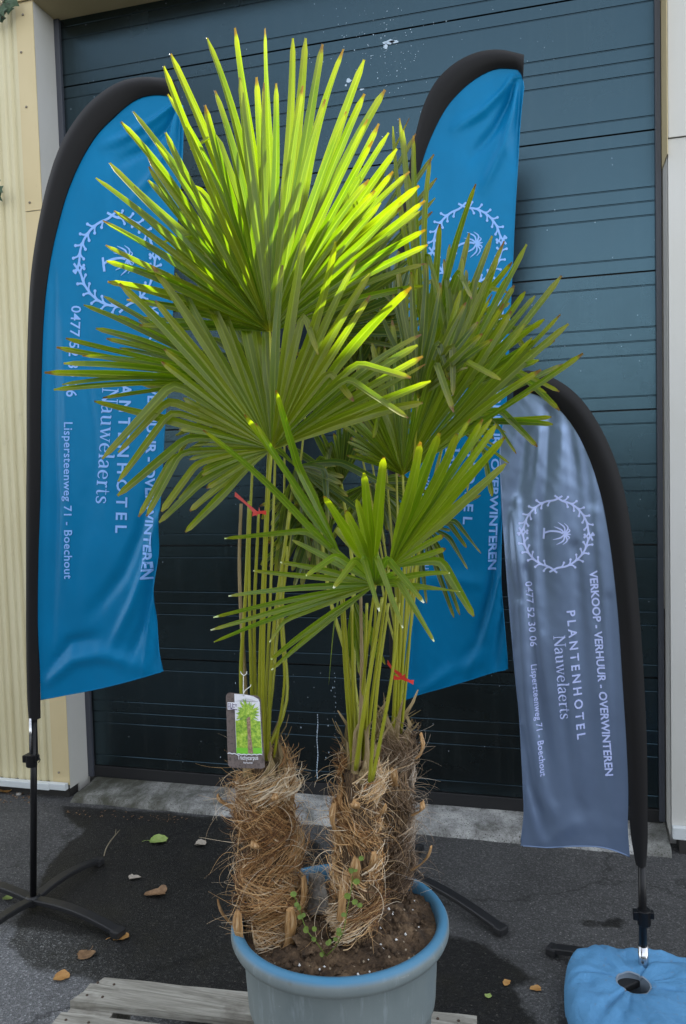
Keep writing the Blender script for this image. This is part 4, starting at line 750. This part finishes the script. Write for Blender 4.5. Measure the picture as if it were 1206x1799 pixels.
# trunks with their fibre
def trunk(palm,base,top,r0,r1,nf,fm,seed,stubs,fly,bands,amp=1.0):
    stubs=[(a,b_,c,d*1.15,e) for a,b_,c,d,e in stubs]
    rs=random.Random(seed); B_=onY(*base); T_=onY(*top); ax=T_-B_; Lh=np.linalg.norm(ax); ax/=Lh
    e1=np.cross(ax,[0,1,0]); e1/=np.linalg.norm(e1); e2=np.cross(ax,e1)      # e2 ~ depth
    def R0(h,ph): return (r0*(1-h)+r1*h)*(1+.07*math.sin(h*19+ph)+.09*mnoise.noise(Vector((math.cos(ph)*1.3,math.sin(ph)*1.3,h*7+seed)))+.05*math.sin(h*37-2*ph)+.10*max(0,math.sin(h*30+ph*1.0+seed))**2)
    def S(h,ph,off=0): r=R0(h,ph)+off; return B_+ax*(h*Lh)+(e1*math.cos(ph)+e2*math.sin(ph))*r
    nh,nk=50,40; P=np.array([[S(-.06+1.08*i/(nh-1),2*math.pi*(k%nk)/nk,-.006-(.02 if i>nh-4 else 0)) for k in range(nk+1)] for i in range(nh)])
    b=MB(); b.grid(P,flip=True); b.add([*P[-1,:-1]],[tuple(range(nk))]); b.build('trunk',M_TRUNK,palm)
    b=MB()
    def strand(pts,w_,col):
        Q=np.array(pts); rr=np.hypot(Q[:,0]-PC[0],Q[:,1]-PC[1]); lo=(Q[:,2]<.605)&(rr>.222); k_=np.where(lo,.222/np.maximum(rr,1e-6),1); Q[:,0]=PC[0]+(Q[:,0]-PC[0])*k_; Q[:,1]=PC[1]+(Q[:,1]-PC[1])*k_; n=len(Q); T=np.gradient(Q,axis=0); T/=np.linalg.norm(T,axis=1)[:,None]+1e-9
        rd=np.array([rs.gauss(0,1) for _ in range(3)]); vs=[]
        for i in range(n):
            s=np.cross(T[i],rd); s/=np.linalg.norm(s)+1e-9; s2=np.cross(T[i],s); ww=w_*(1-.7*i/(n-1))
            vs+=[Q[i]+s*ww,Q[i]-s*ww*.5+s2*ww*.8,Q[i]-s*ww*.5-s2*ww*.8]
        fs=[(3*i+k,3*i+(k+1)%3,3*i+3+(k+1)%3,3*i+3+k) for i in range(n-1) for k in range(3)]; b.add(vs,fs,a=(col,rs.random(),0,1))
    for k in range(bands):                      # leaf bases: sheets of fibre sweeping diagonally round the trunk
        h0=k/bands+rs.uniform(-.02,.02); ph0=k*2.4+rs.uniform(-.3,.3); dr=rs.choice((-1,1)); tone=rs.choice((.15,.35,.55,.8)); st=rs.uniform(.10,.22)
        for j in range(nf//bands):
            h=h0+rs.gauss(0,.035); ph=ph0+rs.uniform(-1.5,1.5); ln=rs.uniform(.5,1.7); cu=rs.uniform(-.06,.10); off0=rs.uniform(.0,.012)*amp; lift=rs.random()**3*.05*amp; pts=[]; wv=rs.uniform(0,6.3); n=9
            for i in range(n):
                t=i/(n-1); pts.append(S(h+st*t*ln*.7+cu*math.sin(t*3+wv)*.35,ph+dr*ln*t+.12*math.sin(t*5+wv),off0+lift*t*t+.004*math.sin(t*9+wv)))
            strand(pts,rs.choice((.0004,.0006,.0009,.0014)) if rs.random()<.93 else .0026,min(1,max(0,tone+rs.gauss(0,.22))))
    for j in range(int(fly*1.6)):                        # loose curls standing away from the trunk
        h=rs.uniform(.05,1.02); ph=rs.uniform(0,6.28); p=S(min(h,1),ph); o=(e1*math.cos(ph)+e2*math.sin(ph)); tg=np.cross(ax,o)*rs.choice((-1,1)); L1=rs.uniform(.04,.15)*amp; d=o*rs.uniform(.4,1)+tg*rs.uniform(0,1)+ax*rs.uniform(-.2,.9); d/=np.linalg.norm(d); pts=[p]; cv=np.array([rs.gauss(0,1) for _ in range(3)]); cv/=np.linalg.norm(cv); st=L1/12; kk=rs.uniform(.04,.30)
        for i in range(12):
            d=d+np.cross(cv,d)*kk+np.array([0,0,-.05]); d/=np.linalg.norm(d); pts.append(pts[-1]+d*st)
        strand(pts,rs.uniform(.0004,.0009),min(1,max(.2,rs.gauss(.72,.2))))
    b.build('trunk_fibre',fm,palm)
    for k in range(16):                         # papery sheaths round the foot of the stalks
        ph=rs.uniform(0,6.28); p=S(1.0,ph,-.018); o=e1*math.cos(ph)+e2*math.sin(ph); L1=rs.uniform(.05,.15); wd=rs.uniform(.006,.016); tg=np.cross(ax,o); Q=np.zeros((7,3,3)); cu=rs.gauss(0,.25)
        p=p-ax*.05
        for i in range(7):
            t=i/6; c=p+ax*L1*t*1.3+o*(.012*t+.03*t*t*rs.choice((0,1,1)))+tg*cu*L1*t*t; w2=wd*(1-.85*t**1.5)
            Q[i]=[c-tg*w2,c+o*w2*.5,c+tg*w2]
        b=MB(); b.grid(Q,uv=[(q/2,i/3) for i in range(7) for q in range(3)]); b.build('leaf_sheath',M_STALKD,palm)
    for (h,ph,ln,wd,tl) in stubs:
        b=MB(); p0=S(h,ph,-.012); o=e1*math.cos(ph)+e2*math.sin(ph); tg=np.cross(ax,o); n=7; Q=np.zeros((n,7,3)); d=ax*math.cos(tl)+o*math.sin(tl)
        for i in range(n):
            t=i/(n-1); c=p0+d*ln*t+o*(.024+.012*math.sin(t*3)); w2=wd*(1-.30*t)*(.85+.15*math.cos(t*9)); rg=rs.uniform(-.3,.3); 
            for k in range(7):
                a_=2*math.pi*k/6; Q[i,k]=c+tg*w2*math.cos(a_)+o*w2*.32*math.sin(a_)
        Q[-1,:6]+=ax*np.array([[rs.uniform(-.3,.5)*wd] for _ in range(6)]); Q[-1,6]=Q[-1,0]
        b.grid(Q,uv=[(k/6,i/6) for i in range(n) for k in range(7)]); b.add(Q[-1,:6],[(0,1,2,3,4,5)],uv=[(.5,.5)]*6); b.build('leaf_stub',M_STUB,palm)
FR=math.pi/2   # e2 sign: front of the trunk is resolved below
trunk(pal1,(482,1662,-1.985),(464,1345,-1.975),.076,.058,3000,M_FIB,3,[(.08,FR-.45,.10,.022,.15),(.05,FR+.75,.13,.018,.25),(.22,FR+1.15,.11,.014,.25),(.62,FR+.05,.03,.014,.7),(.78,FR-1.3,.05,.015,.8),(.86,FR+.6,.03,.012,.7),(.12,FR-1.2,.09,.012,.5)],210,13)
trunk(pal2,(622,1625,-2.01),(634,1340,-2.01),.050,.042,2000,M_FIB,11,[(.60,FR-.75,.075,.015,.15),(.10,FR-.25,.12,.014,-.12),(.36,FR+.2,.07,.014,.35),(.42,FR+.7,.06,.012,.5),(.72,FR+.9,.06,.010,.7),(.78,FR+.1,.03,.014,.6)],150,11,.8)
trunk(pal3,(690,1570,-1.80),(698,1295,-1.79),.045,.041,1700,M_FIBG,23,[(.20,FR+1.2,.09,.011,.6),(.55,FR+1.2,.04,.016,.5),(.74,FR+.1,.05,.013,.3),(.9,FR+1.3,.06,.014,.1)],150,10,.8)

# red ties, hang tag
def tie(parts,Y,label):
    o=MB()
    for P in parts:
        Q=interp([onY(u,v,Y+dy_) for u,v,dy_ in P],10); up_=np.array([.15,0,.99]); n=len(Q); w_=np.interp(np.linspace(0,1,n),[0,.5,1],[.0055,.003,.006]); V=np.zeros((n,2,3)); V[:,0]=Q+up_*w_[:,None]; V[:,1]=Q-up_*w_[:,None]; o.grid(V); V2=V.copy(); V2[:,:,1]+=.001; o.grid(V2,flip=True)
    tag(o.build('plant_tie',M_RED),label,'plant tie','red plastic ties on the leaf stalks')
tie([[(413,868,0),(430,882,-.01),(452,903,-.025)],[(444,903,-.03),(460,900,-.035),(473,902,-.02)],[(455,895,-.03),(457,903,-.035),(456,912,-.03)]],-2.06,'frayed red plastic tie knotted round the stalks of the left palm')
tie([[(733,928,0),(740,930,-.01),(747,936,0)]],-1.98,'scrap of red plastic tie behind the bright fan, at the edge of the blue flag')
tie([[(681,1163,0),(690,1175,-.01),(706,1188,-.02)],[(692,1190,-.02),(702,1192,-.02),(712,1188,-.02)],[(706,1190,-.02),(718,1196,-.02),(727,1199,0)]],-1.90,'red plastic tie on the stalks of the rear palm, level with the lower flag hem')
tg=empty('plant_tag',onY(432,1215,-2.09),'rounded brown hang tag with a palm photograph hanging on the left palm','tag')
def tp(s,t,off=0):   # card coordinates 0..1, 0..1 (down)
    c=[(397,1216),(459,1220),(466,1350),(401,1348)]; P=[onY(*c[0],-2.10),onY(*c[1],-2.085),onY(*c[2],-2.115),onY(*c[3],-2.13)]
    return (P[0]*(1-s)+P[1]*s)*(1-t)+(P[3]*(1-s)+P[2]*s)*t+np.array([0,-off-.006*math.sin(math.pi*s),0])
def cardgrid(s0,s1,t0,t1,off,n=12,m_=18,corner=.16):
    P=np.zeros((m_,n,3))
    for i in range(m_):
        for j in range(n):
            s=s0+(s1-s0)*j/(n-1); t=t0+(t1-t0)*i/(m_-1); P[i,j]=tp(s,t,off)
    return P
def outline_card(off):
    pts=[]; asp=.5
    for cx,cy,a0 in ((.14,.07,180),(.84,.085,270),(.90,.95,0),(.14,.95,90)):
        for k in range(7):
            a_=math.radians(a0+90*k/6); rx=.14; ry=.07 if cy<.5 else .05
            pts.append(tp(min(1,cx+rx*math.cos(a_)),cy+ry*math.sin(a_)*1.0,off))
    return pts
m=M_CARD=mat('brown card',(.115,.085,.075),.45); s=texn(m,160,3,.7,coord(m)); L(m,ramp(m,s.outputs[0],[(.35,(.07,.052,.046)),(.5,(.13,.098,.088))]),bs(m).inputs['Base Color'])
M_CW=mat('white card print',(.72,.72,.76),.4)
m=M_CG=mat('printed foliage',(.2,.4,.05),.4); s=texn(m,130,4,.8,coord(m)); L(m,ramp(m,s.outputs[0],[(.3,(.05,.13,.02)),(.45,(.20,.38,.02)),(.6,(.42,.58,.05)),(.75,(.62,.70,.30))]),bs(m).inputs['Base Color'])
M_CL=mat('printed lawn',(.16,.50,.02),.4); m=M_CT=mat('printed trunk',(.3,.2,.12),.4); s=texn(m,200,3,.7,coord(m)); L(m,ramp(m,s.outputs[0],[(.35,(.16,.09,.05)),(.65,(.38,.26,.17))]),bs(m).inputs['Base Color'])
O=outline_card(0); b=MB(); nO=len(O); cen=np.mean(O,axis=0); OB=[p+np.array([0,.0012,0]) for p in O]
b.add([cen]+O,[(0,1+k,1+(k+1)%nO) for k in range(nO)]); b.add([cen+(0,.0012,0)]+OB,[(0,1+(k+1)%nO,1+k) for k in range(nO)]); b.add(O+OB,[(k,(k+1)%nO,nO+(k+1)%nO,nO+k) for k in range(nO)])
card=b.build('card',M_CARD,tg,False)
def cpoly(mb,pts,off): 
    V=[tp(s,t,off) for s,t in pts]; c_=tp(np.mean([p[0] for p in pts]),np.mean([p[1] for p in pts]),off); mb.add([c_]+V,[(0,1+k,1+(k+1)%len(V)) for k in range(len(V))])
b=MB(); b.grid(cardgrid(.27,.96,.10,.80,.0016)); cpoly(b,[(.27,.004),(.55,.0),(.80,.022),(.93,.06),(.96,.10),(.27,.10)],.0016)
for x in np.linspace(0,1,60)[:-1]:
    pass
zz=[(.01+.95*k/40,.815-.011*abs(math.sin(k*.55))) for k in range(41)]
V=[];
for s_,t_ in zz: V+=[tp(s_,t_-.008,.0024),tp(s_,t_+.004,.0024)]
b.add(V,[(2*k,2*k+1,2*k+3,2*k+2) for k in range(40)]); b.build('white_print',M_CW,card,False)
b=MB(); b.grid(cardgrid(.275,.955,.72,.798,.0022,8,4)); b.build('lawn_print',M_CL,card,False)
b=MB(); rs=random.Random(5)
b.grid(cardgrid(.28,.955,.36,.74,.0019,10,12))
for k in range(90):
    a_=rs.uniform(-.6,3.74); l=rs.uniform(.12,.36); c0_=(.64+rs.gauss(0,.03),.25+rs.gauss(0,.02)); e=(c0_[0]+l*math.cos(a_)*1.0,c0_[1]-l*.6*math.sin(a_)+.02*rs.random()); e=(min(.95,max(.285,e[0])),max(.05,e[1])); nx_,ny_=-math.sin(a_)*.03,-math.cos(a_)*.018
    cpoly(b,[(c0_[0]-nx_,c0_[1]-ny_),(c0_[0]+nx_,c0_[1]+ny_),((c0_[0]+e[0])/2+nx_,(c0_[1]+e[1])/2+ny_),e,((c0_[0]+e[0])/2-nx_,(c0_[1]+e[1])/2-ny_)],.0026+k*.00001)
for k in range(16):
    a_=rs.uniform(3.6,5.8); l=rs.uniform(.2,.34); c0_=(.64,.30); e=(min(.95,max(.285,c0_[0]+l*math.cos(a_)*1.3)),c0_[1]-l*.75*math.sin(a_)); cpoly(b,[(c0_[0]-.03,c0_[1]),(c0_[0]+.03,c0_[1]),(e[0]+.03,(c0_[1]+e[1])/2),e],.0024+k*.00001)
b.build('foliage_print',M_CG,card,False)
b=MB(); cpoly(b,[(.60,.30),(.70,.30),(.70,.55),(.735,.79),(.60,.79),(.61,.55)],.0032); b.build('trunk_print',M_CT,card,False)
b=MB(); V,Fc=text_mesh('Trachycarpus',1.0,.01); V=V/V[:,0].max(); b.add([tp(.30+.55*x,.875-.075*y*9*.9/1.0*.12/.09*.55,.0022) for x,y in V],Fc)
V,Fc=text_mesh('fortunei',1.0,.01); V=V/V[:,0].max(); b.add([tp(.46+.24*x,.925-.035*y*3.2,.0022) for x,y in V],Fc); b.build('lettering',M_CW,card,False)
b=MB(); cpoly(b,[(.06,.125),(.36,.115),(.37,.21),(.06,.225)],.0034); b.build('emblem_field',M_CW,card,False)
b=MB()
for s0,t0,s1,t1 in ((.08,.135,.13,.14),(.08,.155,.13,.16),(.08,.175,.13,.18),(.08,.195,.13,.2),(.15,.13,.17,.20),(.17,.19,.2,.2),(.21,.13,.23,.185),(.24,.14,.28,.145),(.24,.175,.28,.18),(.30,.135,.34,.14),(.30,.155,.34,.16),(.15,.205,.35,.208)): cpoly(b,[(s0,t0),(s1,t0),(s1,t1+.006),(s0,t1+.006)],.0040)
b.build('emblem',mat('violet print',(.13,.09,.18),.5),card,False)
b=MB(); b.tube(interp([onY(428,1222,-2.10),onY(430,1214,-2.10),onY(440,1206,-2.08),onY(441,1203,-2.06)],8),.0011,5); b.tube(interp([onY(423,1180,-2.03),onY(425,1184,-2.055),(onY(429,1187,-2.06)),onY(433,1184,-2.05),onY(434,1180,-2.03)],10),.0012,5); b.tube(interp([onY(428,1186,-2.06),onY(428,1200,-2.08),onY(428,1222,-2.10)],6),.0009,5); b.build('string',M_STRING,tg)

# ------------------------------------------------------------------ small things on the ground, weeds
def leaf_on_ground(u,v,size,rot,mt,label,lobes=0,stem=True,Z=.004,curl=.25):
    c=onZ(u,v,Z); b=MB(); n=26; R_=Matrix.Rotation(math.radians(rot),3,'Z'); rs=random.Random(int(u*7+v)); ring=[];ring2=[]
    for k in range(n):
        t=2*math.pi*k/n; r=1.22*size*(.66+.34*math.cos(t))*(1+.25*(lobes and math.cos(lobes*t)))*(1+rs.uniform(-.16,.12)); 
        p=Vector((r*math.cos(t)+size*.1,r*math.sin(t)*.95+size*.0,0)); p.z=curl*size*(abs(p.y)/size)**1.5+rs.uniform(0,.15)*size*.5; q=R_@p; ring.append(c+np.array(q)); q2=R_@(p*.5); ring2.append(c+np.array(q2)*np.array([1,1,.35]))
    V=[c+np.array([0,0,.001])]+ring2+ring; F=[(0,1+k,1+(k+1)%n) for k in range(n)]+[(1+k,1+n+k,1+n+(k+1)%n,1+(k+1)%n) for k in range(n)]; b.add(V,F)
    o=b.build('fallen_leaf',mt); tag(o,label,'leaf','fallen leaves on the asphalt')
    if stem:
        s=MB(); P=[np.array(R_@Vector((-size*.1-size*.9*i/5,size*.12*math.sin(i*.6),.002+.002*math.sin(i*.6))))+c for i in range(6)]; s.tube(P,.0011,5); s.build('leaf_stem',mt,o)
    return o
leaf_on_ground(269,1478,.050,20,M_LG,'heart shaped green leaf with a long stem on the wet asphalt')
leaf_on_ground(346,1484,.032,10,M_LP,'small pale curled leaf close to the sill, right of the green leaf',0,False,curl=.6)
leaf_on_ground(230,1544,.026,30,M_LP,'small grey torn leaf in the middle of the wet patch',3,False,curl=.6)
leaf_on_ground(286,1570,.045,200,M_LB,'large brown crumpled leaf in the middle of the wet patch',3,False,curl=.5)
leaf_on_ground(204,1648,.036,35,M_LO,'orange brown leaf touching the end of the stand leg',0,True)
leaf_on_ground(156,1673,.036,280,M_LB,'veined brown leaf with its stem up, in front of the stand leg',0,True,curl=.3)
leaf_on_ground(100,1717,.034,15,M_LO,'pointed orange leaf on the pale dry asphalt by the pallet',0,False)
leaf_on_ground(889,1730,.017,80,M_LO,'tiny tan leaf fragment left of the pair beside the wet edge',2,False)
leaf_on_ground(935,1737,.020,10,M_LO,'tiny orange leaf fragment on the dry asphalt near the blue bag',2,False)
leaf_on_ground(859,1752,.014,110,M_LG,'tiny yellow green leaf fragment right of the pot',0,False)
leaf_on_ground(12,1391,.060,160,M_LO,'curled tan leaf in the litter at the foot of the cream wall',0,False,curl=.7)
leaf_on_ground(10,1577,.026,0,M_LG,'thin yellowish leaf strip beside the left stand leg',0,False)
leaf_on_ground(155,1384,.020,60,M_LB,'small brown leaf at the mossy end of the sill',2,False)
rs=random.Random(9)
for i,(u,v,r,lb) in enumerate(((33,1385,.028,'pale pebble at the foot of the cream wall, nearest the flag pole'),(34,1397,.016,'small whitish pebble lying in front of the others by the wall'),(22,1382,.026,'grey pebble between two leaves at the wall foot'),(45,1383,.022,'grey pebble against the base flashing'))):
    bm=bmesh.new(); bmesh.ops.create_icosphere(bm,subdivisions=2,radius=r); 
    for vv in bm.verts: vv.co*=1+.25*mnoise.noise(vv.co*40+Vector((i,0,0))); vv.co.z*=.6
    me=bpy.data.meshes.new('pebble'); bm.to_mesh(me); bm.free(); me.materials.append(M_STONE); o=bpy.data.objects.new('pebble',me); C.objects.link(o); p=onZ(u,v,.0); o.location=(p[0],p[1],r*.4); tag(o,lb,'pebble','pebbles at the wall foot')
b=MB()
p0=onZ(183,1504,.01);
b.tube(interp([p0,onZ(187,1490,.03),onZ(195,1477,.045),onZ(203,1467,.05),onZ(211,1458,.05)],12),np.linspace(.0032,.0018,12),6); b.tube([onZ(203,1467,.05),onZ(204,1457,.06)],.0017,5)
tag(b.build('twig',M_TWIG),'thin forked twig leaning at the end of the left stand leg','twig')
b=MB(); rs=random.Random(4)
for i in range(70):
    u=rs.uniform(-30,60); v_=rs.uniform(1384,1412); c=onZ(u,v_,.002); s=rs.uniform(.004,.012); a_=rs.uniform(0,3); d=np.array([math.cos(a_),math.sin(a_),0])*s; e=np.array([-d[1],d[0],0])*.4; b.add([c-d,c-e+(0,0,.004),c+d+(0,0,.002),c+e+(0,0,.003)],[(0,1,2,3)])
for i in range(60):
    u=rs.uniform(115,330); c=onZ(u,1428+(u-125)*.06+rs.gauss(0,3),.003); s=rs.uniform(.003,.009); a_=rs.uniform(0,3); d=np.array([math.cos(a_),math.sin(a_),0])*s; e=np.array([-d[1],d[0],0])*.5; b.add([c-d,c-e+(0,0,.003),c+d,c+e+(0,0,.002)],[(0,1,2,3)])
tag(b.build('leaf_litter',M_LB),'brown crumbs of leaf along the wall foot and the sill','litter',None,'stuff')
# weeds in the pot
def rleaf(b,c,s,rs):
    n=8; nn=np.array([rs.gauss(0,.4),-1,rs.uniform(.3,1.2)]); nn/=np.linalg.norm(nn); a1=np.cross(nn,[0,0,1]); a1/=np.linalg.norm(a1); a2=np.cross(nn,a1)
    b.add([c]+[c+s*(a1*math.cos(k*2*math.pi/n)+a2*math.sin(k*2*math.pi/n)*.85)+nn*s*.15 for k in range(n)],[(0,1+k,1+(k+1)%n) for k in range(n)])
def weed(stems,leaves,label):
    root=empty('trailing_weed',stems[0][0],label,'weed','little trailing weeds in the pot'); rs=random.Random(int(leaves[0][0]))
    b=MB()
    for S in stems: b.tube(interp(S,14),.0011,5)
    b.build('stem',M_VINE,root)
    for u,v_,y_ in leaves:
        b=MB(); c=onY(u,v_,y_); rleaf(b,c,rs.uniform(.0055,.0085),rs); 
        if rs.random()<.6: rleaf(b,c+np.array([rs.uniform(-.013,.013),0,rs.uniform(-.008,.008)]),.0065,rs)
        b.build('leaf',M_VINE,root)
weed([[onY(573,1680,-2.10),onY(592,1660,-2.11),onY(604,1635,-2.12),onY(610,1600,-2.11),onY(618,1560,-2.09),onY(622,1520,-2.09),onY(634,1508,-2.09)]],[(635,1508,-2.10),(618,1529,-2.10),(627,1549,-2.10),(611,1574,-2.11),(624,1585,-2.11),(604,1607,-2.13),(596,1640,-2.13),(580,1655,-2.12),(566,1677,-2.11),(590,1650,-2.12)],'trailing weed with round green leaves climbing the middle palm trunk')
weed([[onY(572,1678,-2.10),onY(556,1655,-2.11),onY(540,1635,-2.11),(onY(530,1610,-2.10)),onY(524,1590,-2.10),onY(516,1571,-2.10)]],[(516,1571,-2.10),(526,1594,-2.11),(534,1608,-2.11),(538,1634,-2.12),(553,1632,-2.11),(552,1650,-2.11)],'trailing weed with few small leaves between the left and middle trunks')
# root lumps between the trunks, a pale cut stump
b=MB()
bm=bmesh.new(); bmesh.ops.create_icosphere(bm,subdivisions=5,radius=.046)
for vv in bm.verts: vv.co*=1+.7*mnoise.noise(vv.co*22)+.35*mnoise.noise(vv.co*60)+.2*mnoise.noise(vv.co*160); vv.co.z*=.75
me=bpy.data.meshes.new('root_clump'); bm.to_mesh(me); bm.free(); me.materials.append(M_SOIL); o=bpy.data.objects.new('root_clump',me); C.objects.link(o); o.location=onY(553,1655,-2.05); o['label']='matted brown root clump rising from the soil between the trunks'; o['category']='root clump'
bm=bmesh.new(); bmesh.ops.create_cone(bm,cap_ends=True,segments=18,radius1=.028,radius2=.020,depth=.09); bmesh.ops.subdivide_edges(bm,edges=bm.edges,cuts=3,use_grid_fill=True)
for vv in bm.verts: vv.co.x*=1+.25*mnoise.noise(vv.co*30); vv.co.y*=1+.25*mnoise.noise(vv.co*40); vv.co.z+=.01*mnoise.noise(vv.co*60)
me=bpy.data.meshes.new('cut_stump'); bm.to_mesh(me); bm.free(); me.materials.append(simple_leaf('weathered stump',(.07,.06,.05),(.34,.31,.27))); o=bpy.data.objects.new('cut_stump',me); C.objects.link(o); o.location=onY(558,1568,-1.92); tag(o,'grey weathered cut stump standing between the left and middle trunks','stump')
# ivy at the wall edge
def ivy(c,pts,label):
    root=empty('ivy',onY(*pts[0],-.25),label,'ivy','ivy creeping in at the left edge of the wall'); rs=random.Random(int(pts[0][1]))
    for u,v_ in pts:
        b=MB(); p=onY(u,v_,-.235-rs.random()*.04); s=rs.uniform(.028,.045); a0=rs.uniform(0,6); V=[p]; k=10
        for i in range(k):
            t=a0+2*math.pi*i/k; r=s*(1 if i%2==0 else .55)*(1.3 if i==0 else 1); V.append(p+np.array([r*math.cos(t),rs.uniform(-.008,.008),r*math.sin(t)]))
        b.add(V,[(0,1+i,1+(i+1)%k) for i in range(k)]); b.build('leaf',M_IVY,root)
    b=MB(); b.tube(interp([onY(-30,v_-5,-.24) if i==0 else onY(u,v_,-.245) for i,(u,v_) in enumerate([(pts[0][0],pts[0][1])]+list(pts))],20),.003,5); b.build('stem',M_TWIG,root)
ivy(0,[(-6,4),(12,8),(24,2),(4,18),(14,14),(2,33),(-4,26),(8,-4)],'dark ivy sprig hanging in the top left corner')
ivy(0,[(-8,325),(0,333),(-4,345)],'single small ivy sprig low on the left edge of the cream wall')
